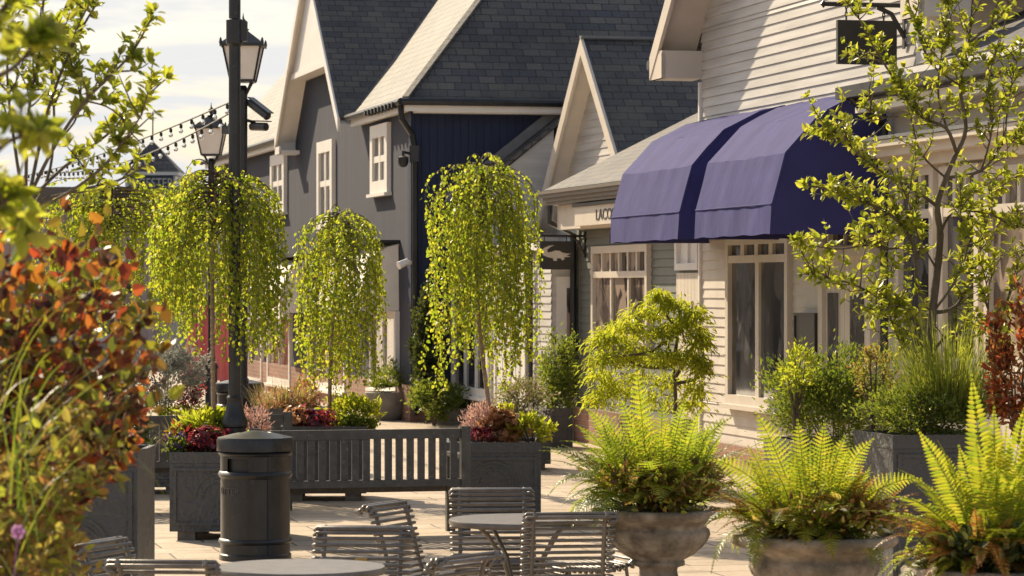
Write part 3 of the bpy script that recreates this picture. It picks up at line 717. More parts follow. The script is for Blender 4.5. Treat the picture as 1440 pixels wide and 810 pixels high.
for (pa, pb) in ((1268, 1322), (1330, 1386), (1394, 1470), (1480, 1560)):
    win_px(E, pa, pb, 232, 520, vEe, 1, 1, fw=.10, matf='cream', glass='glass_warm' if pa > 1380 else 'glass', tran=(Zp(296, -14, 0), 3), mw=.07)
part(E, 'plinth', 'brick', lambda m: bx(m, uE1, uE0 + .02, vEe - .05, .25, 0, .35))

# ================= far end of the street
YF = 80
G = thing('pale_pink_shop', 'far pale pink boarded shop with dark eaves at the end of the street', 'building', (GX(180, YF), YF, 0))
def gb(m, px0, px1, y0, y1, z0, z1, Y=YF): m.box(GX(px0, Y), GX(px1, Y), y0, y1, z0, z1)
part(G, 'wall', 'pale_pink', lambda m: gb(m, -150, 352, YF, YF + 8, 0, 4.2))
part(G, 'eaves', 'brown_gutter', lambda m: gb(m, -160, 356, YF - .5, YF + 8, 4.2, 4.62))
part(G, 'roof', 'slate', lambda m: slab(m, [(GX(-160, YF), YF - .5, 4.63), (GX(356, YF), YF - .5, 4.63), (GX(330, YF), YF + 7, 4.66), (GX(-140, YF), YF + 7, 4.66)], .05))
for (a, b) in ((70, 120), (135, 190), (300, 345)):
    fm = MB(); gb(fm, a, b, YF - .06, YF - .002, .6, 2.9); f = fm.build('window', M['white'], G)
    gm = MB(); gb(gm, a + 4, b - 4, YF - .08, YF - .061, .8, 2.7); gm.build('pane', M['glass_warm'], f)
gm = MB(); gb(gm, 225, 268, YF - .06, YF - .002, 0.05, 2.5); gm.build('door', M['cream_boards'], G)
T = thing('roof_turret', 'distant slate pyramid turret with navy name board above the far roofs', 'turret', (GX(210, YF + 3), YF + 3, 4.6))
Yt = YF + 3
ap = P(210, 197, Yt); e0 = P(169, 241, Yt); e1 = P(252, 241, Yt); wt = e1.x - e0.x
m = MB(); c4 = [V((e0.x, Yt, e0.z)), V((e1.x, Yt, e0.z)), V((e1.x, Yt + wt, e0.z)), V((e0.x, Yt + wt, e0.z))]; A4 = V((ap.x, Yt + wt / 2, ap.z + .02))
for i in range(4): m.face([c4[i], c4[(i + 1) % 4], A4])
m.build('roof', M['slate'], T)
part(T, 'drum', 'plastic_white', lambda m: m.box(e0.x + .12, e1.x - .12, Yt + .12, Yt + wt - .12, 4.5, e0.z))
part(T, 'eaves_board', 'white', lambda m: m.box(e0.x + .02, e1.x - .02, Yt + .02, Yt + wt - .02, e0.z - .10, e0.z - .003))
sb = MB(); s0 = P(181, 245, Yt); s1 = P(243, 268, Yt); sb.box(s0.x, s1.x, Yt + .06, Yt + .118, s1.z, s0.z); sgn = sb.build('name_board', M['sign_navy'], T)
m = MB(); text_faces(m, 'BICESTER', .36, lambda x, y, z: V((s0.x + .03 + x * .78, Yt + .055 - z, s1.z + .09 + y)), ext=.003); m.build('lettering', M['letter_pale'], sgn)
m = MB(); m.tube([A4, A4 + V((0, 0, .8))], .02, 6); m.build('finial', M['black_metal'], T)
GL = thing('wall_lamp', 'round white globe lamp on the far pale pink wall', 'lamp', P(235, 489, 60))
m = MB(); q = P(231, 488, 60); m.lathe([(0.001, -.115), (.06, -.1), (.1, -.06), (.115, 0), (.1, .06), (.06, .1), (.001, .115)], 14, q); m.build('globe', M['glass_lamp'], GL, smooth=True)
m = MB(); m.tube([q + V((0, .0, -.1)), q + V((0, .03, -.3)), (q.x, 60.05, 0)], .025, 6); m.build('post', M['cream'], GL)
# pink parasols, folded
def parasol(px, Y, zt, zb, r, label, lean=0):
    t = thing('folded_parasol', label, 'parasol', (GX(px, Y), Y, 0), group='folded pink parasols')
    o = V((GX(px, Y), Y, 0))
    m = MB(); m.lathe([(r * .16, zt), (r * .5, zt - .25 * (zt - zb)), (r * .85, zb + .1), (r, zb), (r * .8, zb + .02)], 28, o, fl=lambda k, a: 1 + .16 * math.sin(7 * a)); m.build('canopy', M['pink'], t)
    m = MB(); m.tube([o, o + V((0, 0, zt + .12))], .025, 8); m.lathe([(.25, 0), (.25, .05), (.06, .1), (.05, .3)], 16, o); m.build('pole', M['black_metal'], t)
parasol(283, 62, 1.75, .15, .42, 'drooping pink folded parasol left of the birch trunk in the distance')
parasol(313, 58, 2.0, -.0 + .25, .22, 'slim pink folded parasol between the birch trunk and the lamp post')

# the row across the street, left of the photograph's edge (it is what the shop windows mirror)
H = thing('shop_row', 'brown boarded shop row on the far left side of the street', 'building', (-20, 55, 0))
part(H, 'wall', 'brown_gutter', lambda m: m.box(-27, -15.5, 30, 76, 0, 4.6))
part(H, 'roof', 'slate', lambda m: (slab(m, [(-15.0, 29.6, 4.5), (-15.0, 76.4, 4.5), (-21.2, 76.4, 8.6), (-21.2, 29.6, 8.6)], .1), slab(m, [(-27.4, 29.6, 4.5), (-27.4, 76.4, 4.5), (-21.2, 76.4, 8.6), (-21.2, 29.6, 8.6)], .1)))
for i in range(7):
    f = part(H, 'window', 'white', lambda m: m.box(-15.49, -15.42, 32 + i * 6.2, 35 + i * 6.2, .6, 2.9)); part(f, 'pane', 'glass', lambda m: m.box(-15.419, -15.40, 32.2 + i * 6.2, 34.8 + i * 6.2, .8, 2.7))
# ================= lamp posts
def lamp_post(px, Y, label, zl=None, ztop=4.8, w=.5, base_h=.9, rp=.049):
    o = V((GX(px, Y), Y, 0)); t = thing('lamp_post', label, 'lamp post', o, group='black street lamp posts')
    m = MB(); m.lathe([(.11, 0), (.11, .06), (.094, .08), (.094, base_h - .16), (.105, base_h - .15), (.108, base_h - .10), (.085, base_h - .06), (.066, base_h + .02), (.06, base_h + .06), (.066, base_h + .08), (.052, base_h + .1)], 20, o); m.build('base', M['black_metal'], t, smooth=True)
    top = zl - .10 if zl else ztop
    m = MB(); m.lathe([(rp, base_h + .1), (rp * .96, top)], 16, o); m.build('pole', M['black_metal'], t, smooth=True)
    if zl:
        # four sided tapered lantern
        h = w * .80; b = w * .28; a = w * .44
        m = MB(); m.lathe([(.03, zl - .12), (.06, zl - .1), (.03, zl - .05)], 10, o)
        for sx in (-1, 1):
            for sy in (-1, 1):
                m.tube([o + V((sx * .03, sy * .03, zl - .16)), o + V((sx * b * .7, sy * b * .7, zl - .02)), o + V((sx * b, sy * b, zl)), o + V((sx * a, sy * a, zl + h))], .012, 5)
        m.box(o.x - b, o.x + b, o.y - b, o.y + b, zl - .015, zl + .012)
        L = m.build('lantern', M['black_metal'], t)
        g = MB(); e = .006
        bt = [o + V((sx * (b - e), sy * (b - e), zl + .014)) for sx, sy in ((-1, -1), (1, -1), (1, 1), (-1, 1))]; tp = [o + V((sx * (a - e), sy * (a - e), zl + h)) for sx, sy in ((-1, -1), (1, -1), (1, 1), (-1, 1))]
        g.hexa(bt + tp); g.build('glass', M['glass_lamp'], L)
        r = MB(); a2 = a + .035
        r.box(o.x - a2, o.x + a2, o.y - a2, o.y + a2, zl + h, zl + h + .03)
        k = [o + V((sx * a2, sy * a2, zl + h + .031)) for sx, sy in ((-1, -1), (1, -1), (1, 1), (-1, 1))]; c = [o + V((sx * .055, sy * .055, zl + h + w * .38)) for sx, sy in ((-1, -1), (1, -1), (1, 1), (-1, 1))]
        r.hexa(k + c)
        for sx, sy in ((-1, -1), (1, -1), (1, 1), (-1, 1)): r.lathe([(.02, zl + h + .03), (.012, zl + h + .08), (.001, zl + h + .1)], 6, o + V((sx * a2 * .95, sy * a2 * .95, 0)))
        r.lathe([(.05, zl + h + w * .38), (.07, zl + h + w * .42), (.03, zl + h + w * .47), (.03, zl + h + w * .55), (.045, zl + h + w * .6), (.012, zl + h + w * .68), (.001, zl + h + w * .82)], 10, o)
        r.build('roof', M['black_metal'], L)
    else:
        m = MB(); zc = EYE + (405 - 44) / FPX * Y; m.lathe([(rp + .002, zc - .12), (rp + .02, zc - .1), (rp + .02, zc + .09), (rp + .002, zc + .1)], 14, o); m.box(o.x + .03, o.x + .1, o.y - .04, o.y + .05, zc - .08, zc + .08); m.build('collar', M['black_metal'], t)
        m = MB(); m.lathe([(rp, top), (.07, top + .03), (.02, top + .12), (.001, top + .15)], 12, o); m.build('finial', M['black_metal'], t)
    return t
lamp_post(330, 24.5, 'tall black lamp post standing behind the litter bin, its top out of view', ztop=5.2, base_h=1.04)
lamp_post(342, 34, 'black lamp post with frosted lantern and cameras, just behind the tallest post', zl=EYE + (405 - 114) / FPX * 34, w=.47)
lamp_post(297, 47, 'farther black lamp post with a four sided frosted lantern, left of the tallest post', zl=EYE + (405 - 218) / FPX * 47, w=.50)
# cameras and floodlight on the second post
Y2 = 34; o2 = P(342, 160, Y2)
def cctv(p, d, label, L=.3):
    t = thing('security_camera', label, 'security camera', p, group='cameras on the lamp post')
    p = V(p); d = V(d).normalized(); m = MB()
    m.tube([p - d * L * .3, p + d * L * .7], .048, 10); m.build('body', M['charcoal'], t)
    m = MB(); m.bar(p - d * L * .25 + V((0, 0, .062)), p + d * L * .85 + V((0, 0, .062)), .11, .012); m.build('hood', M['black_metal'], t)
    m = MB(); m.tube([p, p + V((-.02, .03, .05)), V((o2.x, o2.y, p.z + .08))], .018, 6); m.build('bracket', M['black_metal'], t)
    m = MB(); m.tube([p + d * (L * .7 + .001), p + d * (L * .7 + .012)], .036, 10); m.build('lens', M['sign_black'], t)
cctv(P(359, 150, Y2), (.8, -.5, -.62), 'upper dark camera tilted steeply down on the lamp post')
cctv(P(360, 178, Y2), (.75, -.6, -.05), 'lower dark camera pointing level from the lamp post', .22)
FLD = thing('floodlight', 'small pale box floodlight on the left of the camera post', 'light', P(327, 182, Y2))
m = MB(); p = P(325, 183, Y2); m.bar(p - V((.1, 0, 0)), p + V((.05, 0, 0)), .12, .09); m.build('housing', M['charcoal'], FLD); m = MB(); m.tube([p, V((o2.x, o2.y, p.z))], .02, 6); m.build('bracket', M['black_metal'], FLD)
# dome camera and spotlight on the grey house
p = P(567, 226, 45.2); q = F(uA + .0, vA - .02, p.z + .12); t = thing('dome_camera', 'black dome camera on an arm at the navy corner of the grey house', 'security camera', p)
m = MB(); m.tube([q, V((p.x, p.y, p.z + .13)), V((p.x, p.y, p.z + .04))], .022, 7); m.box(q.x - .02, q.x + .12, q.y - .12, q.y + .02, q.z - .12, q.z + .12); m.build('arm', M['black_metal'], t)
m = MB(); m.lathe([(.001, -.1), (.05, -.085), (.075, -.04), (.08, 0), (.08, .05), (.03, .07)], 14, p); m.build('dome', M['sign_black'], t, smooth=True)
p = P(572, 371, 45.6); t = thing('spotlight', 'small white spotlight on the grey wall beside the cream awning', 'light', p)
m = MB(); m.tube([p + V((-.12, -.1, -.03)), p + V((.02, -.02, .04))], [.06, .045], 10); m.build('head', M['plastic_white'], t); m = MB(); m.tube([p + V((0, -.02, .02)), p + V((.12, .06, .02))], .03, 6); m.build('bracket', M['plastic_white'], t)
# string lights
def string_lights(a, b, sag, n, label, drop=.10):
    t = thing('string_lights', label, 'string lights', a, group='festoon lights over the street'); a = V(a); b = V(b); m = MB(); pts = []
    for i in range(n * 3 + 1):
        s = i / (n * 3); q = a.lerp(b, s); q.z -= sag * 4 * s * (1 - s); pts.append(q)
    m.tube(pts, .011, 5); m.build('cable', M['sign_black'], t)
    for i in range(n):
        q = pts[i * 3 + 1]; bm = MB(); bm.lathe([(.015, 0), (.021, -.015), (.021, -.05), (.012, -.055)], 7, q + V((0, 0, -.01))); s = bm.build('socket', M['sign_black'], t)
        bm = MB(); bm.lathe([(.012, -.066), (.027, -.085), (.030, -.105), (.02, -.125), (.001, -.13)], 8, q); bm.build('bulb', M['bulb'], s, smooth=True)
string_lights(P(345, 134, 34.2), P(20, 250, 66), .12, 32, 'upper swag of festoon bulbs running from the lamp post to the far left')
string_lights(P(345, 146, 34.2), P(60, 240, 60), .28, 32, 'lower swag of festoon bulbs sagging above the far turret')

# ================= litter bins (built in local coordinates)
def bin_(loc, label, sc_=1.0, yaw=0, letters=True):
    t = thing('litter_bin', label, 'litter bin', loc, yaw, group='black cylindrical litter bins', local=True)
    R = .262 * sc_; n = 72
    def ring(m, prof, skip=None, rr=1):
        i0 = len(m.v)
        for (r, z) in prof:
            for j in range(n):
                a = 2 * PI * j / n; m.v.append(V((r * math.cos(a), r * math.sin(a), z)))
        for k in range(len(prof) - 1):
            for j in range(n):
                if skip and skip(k, j, prof): continue
                j2 = (j + 1) % n; q = i0 + k * n; m.f.append((q + j, q + j2, q + n + j2, q + n + j))
    k = sc_
    m = MB()
    prof = [(R + .004, 0), (R + .004, .04), (R - .006, .05), (R - .006, .12), (R + .004, .125), (R + .012, .14), (R + .004, .155), (R - .006, .16), (R - .006, .60), (R + .004, .61), (R + .014, .63), (R + .004, .65), (R - .004, .655), (R - .004, .665), (R - .004, .75), (R - .004, .765), (R + .004, .77), (R + .012, .782), (R + .004, .795)]
    prof = [(r, z * k) for r, z in prof]
    def sk(kk, j, pr):
        a = 360 * j / n
        return 12 <= kk <= 13 and (218 <= a < 256 or 38 <= a < 76)
    ring(m, prof, sk); m.build('body', M['black_metal'], t, smooth=True)
    m = MB(); ring(m, [(R - .03, .5 * k), (R - .03, .79 * k)]); m.build('liner', M['sign_black'], t)
    m = MB(); ring(m, [(r, z * k) for r, z in [(R + .006, .80), (R + .022, .802), (R + .022, .885), (R + .014, .9), (R - .01, .905), (.17, .925), (.12, .935), (.115, .93), (.06, .945), (.0005, .95)]]); m.build('lid', M['black_metal'], t, smooth=True)
    m = MB(); a = math.radians(293)
    e = V((math.cos(a), math.sin(a), 0)); s = V((-math.sin(a), math.cos(a), 0))
    m.hexa([e * (R - .02) - s * .004 + V((0, 0, .05)), e * (R - .0) - s * .004 + V((0, 0, .05)), e * (R - .0) + s * .004 + V((0, 0, .05)), e * (R - .02) + s * .004 + V((0, 0, .05)),
            e * (R - .02) - s * .004 + V((0, 0, .79 * k)), e * R - s * .004 + V((0, 0, .79 * k)), e * R + s * .004 + V((0, 0, .79 * k)), e * (R - .02) + s * .004 + V((0, 0, .79 * k))])
    m.build('door_seam', M['sign_black'], t)
    if letters:
        m = MB()
        def mp(x, y, z):
            a = math.radians(196) + x / R; rr = R - .007 + .0035 + z; return V((rr * math.cos(a), rr * math.sin(a), .485 + y))
        text_faces(m, 'LITTER', .075, mp, ext=.0015); m.build('lettering', M['charcoal'], t)
    return t
Yb = 22.55; bin_((GX(359, Yb), Yb, 0), 'black cylindrical litter bin with raised lettering in front of the slatted bench', 1.0, math.radians(3))
bin_((GX(337, 35.5), 35.5, 0), 'distant black litter bin behind the camera lamp post', 1.0, .3)

# ================= benches (local: x along the back, +y = sitter's front)
def bench(A_, B_, label):
    a = V((A_[0], A_[1], 0)); b = V((B_[0], B_[1], 0)); L = (b - a).length; yaw = math.atan2(b.y - a.y, b.x - a.x)
    t = thing('park_bench', label, 'bench', a, yaw, group='dark slatted park benches', local=True)
    bm = 'bench'
    for x in (0, L):
        m = MB(); m.box(x - .038, x + .038, -.035, .035, 0, .885); m.build('leg', M[bm], t)
        m = MB(); m.box(x - .035, x + .035, .46, .52, 0, .62); m.build('leg', M[bm], t)
        m = MB(); m.box(x - .04, x + .04, .036, .54, .621, .655); m.build('armrest', M[bm], t)
    m = MB(); m.box(.04, L - .04, -.022, .022, .79, .866); m.build('top_rail', M[bm], t)
    m = MB(); m.box(.04, L - .04, -.022, .022, .405, .462); m.build('lower_rail', M[bm], t)
    m = MB(); n = int((L - .1) / .086)
    for i in range(n):
        x = .05 + (L - .1) * (i + .5) / n; m.box(x - .029, x + .029, -.012, .012, .463, .789)
    m.build('back_slats', M[bm], t)
    m = MB()
    for i in range(5): m.box(-.03, L + .03, .06 + i * .09, .135 + i * .09, .40, .425)
    m.build('seat', M[bm], t)
    m = MB(); m.box(.04, L - .04, .47, .51, .33, .398); m.box(.04, L - .04, -.0215, .0215, .30, .3); m.build('front_rail', M[bm], t)
bench((GX(358, 24.25), 24.25), (GX(654, 24.7), 24.7), 'dark grey slatted bench seen from behind, between litter bin and square planter')
bench((GX(90, 26.9), 26.9), (GX(404, 27.5), 27.5), 'dark grey slatted bench farther back, mostly hidden by the left planter and bin')

# ================= planters
def planter(px, Y, w, h, label, d=None, yaw=TH * .25, feet=.07, mat='planter', px_is='center', group='square charcoal planters'):
    d = d or w; c = V((GX(px, Y), Y, 0)); t = thing('planter', label, 'planter', c, yaw, group=group, local=True)
    m = MB(); z0 = feet; W = w / 2; D = d / 2
    m.box(-W, W, 0, d, z0, h - .09); m.build('box', M[mat], t)
    m = MB()
    for (a, b, c0, c1) in ((-W - .004, W + .004, -.006, .03), (-W - .004, W + .004, d - .03, d + .006), (-W - .004, -W + .03, .031, d - .031), (W - .03, W + .004, .031, d - .031)): m.box(a, b, c0, c1, h - .0885, h)
    # raised panel mouldings on the faces
    for (x0, x1) in ((-W + .03, -W + .055), (W - .055, W - .03)): m.box(x0, x1, -.012, -.002, z0 + .05, h - .12)
    for zz in (z0 + .05, h - .15): m.box(-W + .056, W - .056, -.012, -.002, zz, zz + .025)
    k = 14; zc = z0 + (h - z0) * .42; r0 = W * .52
    for i in range(k):
        a0 = PI * i / k; a1 = PI * (i + 1) / k
        for r in (r0, r0 * .72):
            m.face([(r * math.cos(a0), -.009, zc + r * math.sin(a0)), ((r - .02) * math.cos(a0), -.009, zc + (r - .02) * math.sin(a0)), ((r - .02) * math.cos(a1), -.009, zc + (r - .02) * math.sin(a1)), (r * math.cos(a1), -.009, zc + r * math.sin(a1))])
    m.build('moulding', M[mat], t)
    if feet:
        for x in (-W + .06, W - .2):
            for y in (.02, d - .14):
                m = MB(); m.box(x, x + .14, y, y + .12, 0, z0 - .001); m.build('foot', M['wood_block'], t)
    m = MB(); m.box(-W + .02, W - .02, .02, d - .02, h - .088, h - .03); m.build('soil', M['soil'], t)
    return t
PY = dict(p1=24.2, p2=28.7, p3=25.75)
planter(309, 24.2, .80, .70, 'square charcoal planter with burgundy flowers beside the litter bin', yaw=-.05)
planter(455, 28.7, .80, .70, 'square charcoal planter under the middle weeping tree, behind the bench slats', yaw=.03)
planter(694, 25.75, .80, .70, 'square charcoal planter with amber foliage at the bench end', yaw=.03)
planter(200, 29.6, .85, .70, 'dim charcoal planter behind the far bench at the left', yaw=.03)
planter(405, 33, .75, .70, 'charcoal planter of amber grasses beyond the middle weeping tree', yaw=.03)
planter(735, 33.5, .62, .66, 'small dark planter holding pale blossom shrubs near the sage shop corner', yaw=.1)
planter(110, 18.6, .72, 1.0, 'tall charcoal planter at the left edge, half covered by red foliage', yaw=0, feet=0, d=.9)
planter(1330, 20, .73, 1.04, 'tall charcoal planter under the apple tree behind the fern urns', d=.75, yaw=TH, feet=0)
planter(1190, 22.0, .75, .9, 'charcoal planter of mixed evergreens behind the middle fern urn', yaw=TH, feet=0)
planter(20, 7.3, 1.2, .95, 'planter of red foliage and grasses closest to the viewer, below the left edge', d=.8, yaw=0, feet=0, group='planters out of view')
planter(778, 38.2, .5, .5, 'low black planter below the green bush by the black downpipe', yaw=.2, feet=0, mat='charcoal')

# ================= tables and chairs
def table(px, py, Y, label, dia=.8):
    z = EYE + (405 - py) / FPX * Y; c = V((GX(px, Y), Y, 0)); t = thing('cafe_table', label, 'table', c, 0.2, group='round metal cafe tables', local=True)
    r = dia / 2
    m = MB(); m.lathe([(r - .014, z - .008), (r - .014, z - .001), (.0005, z)], 48); m.build('tabletop', M['tabletop'], t)
    m = MB(); m.lathe([(r - .013, z - .03), (r, z - .03), (r + .004, z - .02), (r + .004, z - .004), (r, z + .002), (r - .0135, z + .002)], 48); m.build('rim', M['steel'], t, smooth=True)
    m = MB(); m.tube([(0, 0, .02), (0, 0, z - .03)], .022, 10); m.build('column', M['steel'], t)
    for i in range(4):
        a = PI / 2 * i + .5; e = V((math.cos(a), math.sin(a), 0)); m = MB()
        m.tube([e * r * .78 + V((0, 0, z - .03)), e * r * .62 + V((0, 0, z - .08)), e * r * .35 + V((0, 0, z - .22)), e * r * .2 + V((0, 0, z - .40)), e * r * .25 + V((0, 0, z - .52)), e * r * .6 + V((0, 0, .10)), e * r * .85 + V((0, 0, .0))], .012, 7); m.build('leg', M['steel'], t)
table(421, 797, 13.8, 'worn round metal cafe table at the bottom edge, left of the other table', .77)
table(737, 730, 16.8, 'round metal cafe table standing between three slatted chairs and the stone urn', .82)
def chair_proto(label, loc, yaw):
    t = thing('slatted_chair', label, 'chair', loc, yaw, group='metal slatted cafe chairs', local=True)
    W = .232; rr = .0092
    seat0 = [(-.235, .385), (-.248, .415), (-.232, .442), (-.195, .452), (-.15, .452), (-.105, .448), (-.06, .444), (-.015, .44), (.03, .438), (.075, .438), (.12, .442)]
    seat = [(-.232, .385), (-.246, .41), (-.236, .437)] + [(-.21 + .034 * i, .452 - .012 * math.sin(PI * i / 10)) for i in range(11)]
    back = [(.16, .456), (.19, .478)] + [(.206 + .0088 * i, .508 + .0315 * i) for i in range(10)] + [(.302, .817), (.322, .838), (.348, .842), (.366, .825)]
    def rods(pts, nx):
        m = MB()
        for i, (y, z) in enumerate(pts):
            # rods return in a small hook behind the frame at both ends
            a, b = nx(i); dy, dz = a, b
            p = [V((-W + .03, y + dy * .024, z + dz * .024)), V((-W + .004, y + dy * .024, z + dz * .024)), V((-W - .008, y + dy * .012, z + dz * .012)), V((-W + .004, y, z))]
            q = [V((-v.x, v.y, v.z)) for v in reversed(p)]
            m.tube(p + q, rr, 6)
        return m
    def nseat(i):
        return (0, -1) if i > 2 else ((.7, -.7) if i == 2 else (1, 0))
    def nback(i):
        return (.97, -.2) if 1 < i < 12 else ((.3, -.95) if i >= 12 else (.7, -.7))
    rods(seat, nseat).build('seat', M['steel'], t, smooth='all'); rods(back, nback).build('backrest', M['steel'], t, smooth='all')
    for s in (-1, 1):
        x = s * (W - .045); m = MB(); full = seat + back
        for i in range(len(full) - 1):
            a = V((x, full[i][0] + (.010 if i > 14 else 0), full[i][1] - (.011 if i <= 14 else 0))); b = V((x, full[i + 1][0] + (.010 if i > 13 else 0), full[i + 1][1] - (.011 if i < 14 else 0)))
            m.tube([a, b], .012, 6)
        m.build('frame', M['steel'], t)
        m = MB(); m.tube([(x, -.19, .44), (x, -.21, .3), (x * 1.08, -.235, 0)], .0105, 7); m.build('leg', M['steel'], t)
        m = MB(); m.tube([(x, .15, .44), (x, .17, .3), (x * 1.08, .235, 0)], .0105, 7); m.build('leg', M['steel'], t)
        m = MB(); m.tube([(x, -.2, .35), (x, -.1, .2), (x, 0, .15), (x, .1, .2), (x, .16, .35)], .008, 6); m.build('stretcher', M['steel'], t)
    m = MB(); m.box(-.03, .03, .235, .262, .688, .702); m.build('plaque', M['brass'], t)
    return t
# yaw 0: sitter faces -y (towards the viewer)
specs = [
    (510, 14.75, math.radians(-6), 'slatted metal chair behind the lower left table, facing the viewer'),
    (692, 17.55, math.radians(4), 'slatted metal chair behind the right hand table, its back against the planter'),
    (552, 16.4, math.radians(66), 'slatted metal chair seen edge on at the left of the right hand table'),
    (800, 15.75, math.radians(188), 'slatted metal chair seen from behind in front of the stone urn'),
    (643, 13.25, math.radians(-125), 'slatted metal chair with rolled top at the bottom edge between the two tables'),
    (893, 17.35, math.radians(-68), 'slatted metal chair half hidden behind the stone urn, only its seat showing'),
    (152, 13.95, math.radians(68), 'slatted metal chair turned sideways beside the tall left planter'),
    (231, 13.0, math.radians(176), 'slatted metal chair with its back to the viewer at the bottom left'),
]
p0 = None
for (px, Y, yaw, lab) in specs:
    loc = (GX(px, Y) + .29 * math.sin(yaw), Y - .29 * math.cos(yaw), 0)
    if p0 is None: p0 = chair_proto(lab, loc, yaw)
    else: dup(p0, loc, yaw, lab)

# ================= urns
def urn(px, py, Y, R, label):
    zr = EYE + (405 - py) / FPX * Y; c = V((GX(px, Y), Y, 0)); k = R / .35
    t = thing('stone_urn', label, 'urn', c, group='weathered stone urns', local=False)
    rng = random.Random(int(px)); ph = [rng.random() * 6.28 for _ in range(6)]
    prof = [(.21, -.50), (.21, -.455), (.17, -.44), (.115, -.38), (.10, -.32), (.105, -.30), (.142, -.288), (.142, -.268), (.13, -.262), (.19, -.23), (.235, -.19), (.264, -.155), (.277, -.125), (.274, -.10), (.258, -.088), (.258, -.075), (.29, -.05), (.335, -.035), (.352, -.02), (.355, 0), (.345, .012), (.31, .014), (.29, -.01), (.27, -.06)]
    pr = [(r * k, zr + z * k) for r, z in prof]
    def fl(kk, a):
        w = 1 + .006 * math.sin(3 * a + ph[0]) + .004 * math.sin(11 * a + ph[1])
        if 8 <= kk <= 12: w *= 1 + .022 * abs(math.cos(11 * a)) - .011
        if 17 <= kk <= 21: w *= 1 + .012 * math.sin(23 * a + ph[2]) * math.sin(7 * a + ph[3])
        return w
    m = MB(); m.lathe(pr, 132, c, fl); m.build('bowl', M['stone'], t, smooth='all')
    zb = zr - .50 * k; q = .25 * k
    m = MB(); m.box(c.x - q, c.x + q, c.y - q, c.y + q, zb - .07, zb - .001); m.box(c.x - q * .85, c.x + q * .85, c.y - q * .85, c.y + q * .85, .08, zb - .071); m.box(c.x - q * 1.05, c.x + q * 1.05, c.y - q * 1.05, c.y + q * 1.05, 0, .079); m.build('pedestal', M['stone'], t)
    m = MB(); m.lathe([(.285 * k, zr - .03), (.2 * k, zr - .005), (.0005, zr + .02)], 30, c); m.build('soil', M['soil'], t)
    return c, zr
u1c, u1z = urn(926, 718, 16.3, .35, 'weathered stone urn with the tallest bushy green fern, nearest the cafe chairs')
u2c, u2z = urn(1146, 755, 13.9, .375, 'mossy stone urn with a yellow green fern and rusty fronds, middle of the three urns')
u3c, u3z = urn(1398, 800, 12.4, .37, 'stone urn at the bottom right corner, mostly hidden by its sword fern')
# ================= plant builders
def rvec(rng): 
    z = rng.uniform(-1, 1); a = rng.uniform(0, 2 * PI); r = math.sqrt(1 - z * z); return V((r * math.cos(a), r * math.sin(a), z))
def birch(px, Y, zs, zt, R, zlow, seed, label, trunk, nw=70, lean=0, Ll=.037):
    rng = random.Random(seed); c = V((GX(px, Y), Y + .4, 0)); t = thing('weeping_birch', label, 'tree', (c.x, c.y, zs), group='small weeping birch trees')
    tp = [V((GX(x, Y + .4), Y + .4, EYE + (405 - y) / FPX * (Y + .4))) for x, y in trunk]; tp[0].z = zs - .08
    m = MB(); m.tube(tp, [.021 - .009 * i / (len(tp) - 1) for i in range(len(tp))], 8); m.build('trunk', M['bark_birch'], t, smooth='all')
    top = tp[-1]; tw = MB(); lf = MB(); cla = [(rng.uniform(0, 2 * PI), R * math.sqrt(rng.uniform(.04, 1)) ** .8, rng.uniform(-.25, .05), rng.random() ** 1.5) for _ in range(nw * 3 // 5)]
    for i in range(nw):
        fr = i / nw
        ca, crho, chi, cz = rng.choice(cla); ang = ca + rng.gauss(0, .22); rho = max(.03, min(R * 1.08, crho + rng.gauss(0, .07))) * (1 + .14 * math.sin(ang * 2 + seed))
        zs0 = zt - .05 - rng.random() ** 1.5 * .55
        o = V((top.x + rng.uniform(-.02, .02), top.y, min(zs0, top.z)))
        e = V((math.cos(ang), math.sin(ang), 0))
        hi = zt - .02 - (rho / R) ** 2 * .42 + chi + rng.uniform(-.16, .05); hi = max(hi, o.z + .02) + (.10 if i % 9 == 0 else 0)
        b0, b1, b2, b3 = o, o + e * rho * .3 + V((0, 0, (hi - o.z) * 1.3)), o + e * rho * .95 + V((0, 0, (hi - o.z) * 1.1)), o + e * rho * 1.02 + V((0, 0, hi - o.z - .28))
        path = []
        for k in range(11):
            s = k / 10; path.append(b0 * (1 - s) ** 3 + b1 * 3 * s * (1 - s) ** 2 + b2 * 3 * s * s * (1 - s) + b3 * s ** 3)
        zend = zlow + (cz * .55 + rng.random() ** 2 * .25) * (zt - zlow) * .75 + (rho / R < .35) * .25
        p = path[-1].copy(); sx = rng.uniform(-.1, .1); sy = rng.uniform(-.05, .05); ph = rng.random() * 6
        while p.z > zend:
            p = p + V((sx * .05 + math.sin(p.z * 7 + ph) * .004, sy * .05 + math.cos(p.z * 6 + ph) * .004, -.045)); path.append(p.copy())
        tw.tube(path, [max(.0018, .006 - .005 * k / 12) for k in range(len(path))], 4, cap=False)
        acc = rng.random() * .03
        for k in range(3, len(path) - 1):
            a, b = path[k], path[k + 1]; seg = (b - a); L = seg.length; pos = acc
            dens = .0175 if k > 7 else .026
            while pos < L:
                q = a + seg * (pos / L); side = rvec(rng); side.z *= .3
                q2 = q + side * rng.uniform(.004, .035)
                d = (V((0, 0, -1)) + side * .75 + V((0, 0, rng.uniform(-.2, .5)))).normalized()
                l = Ll * rng.uniform(.7, 1.2)
                lf.leaf(q2, d, rvec(rng), l, l * .85, rng.uniform(.05, .25))
                pos += dens * rng.uniform(.5, 1.6)
            acc = pos - L
    cr = lf.build('crown', M['lf_birch'], t); tw.build('branches', M['twig'], t)
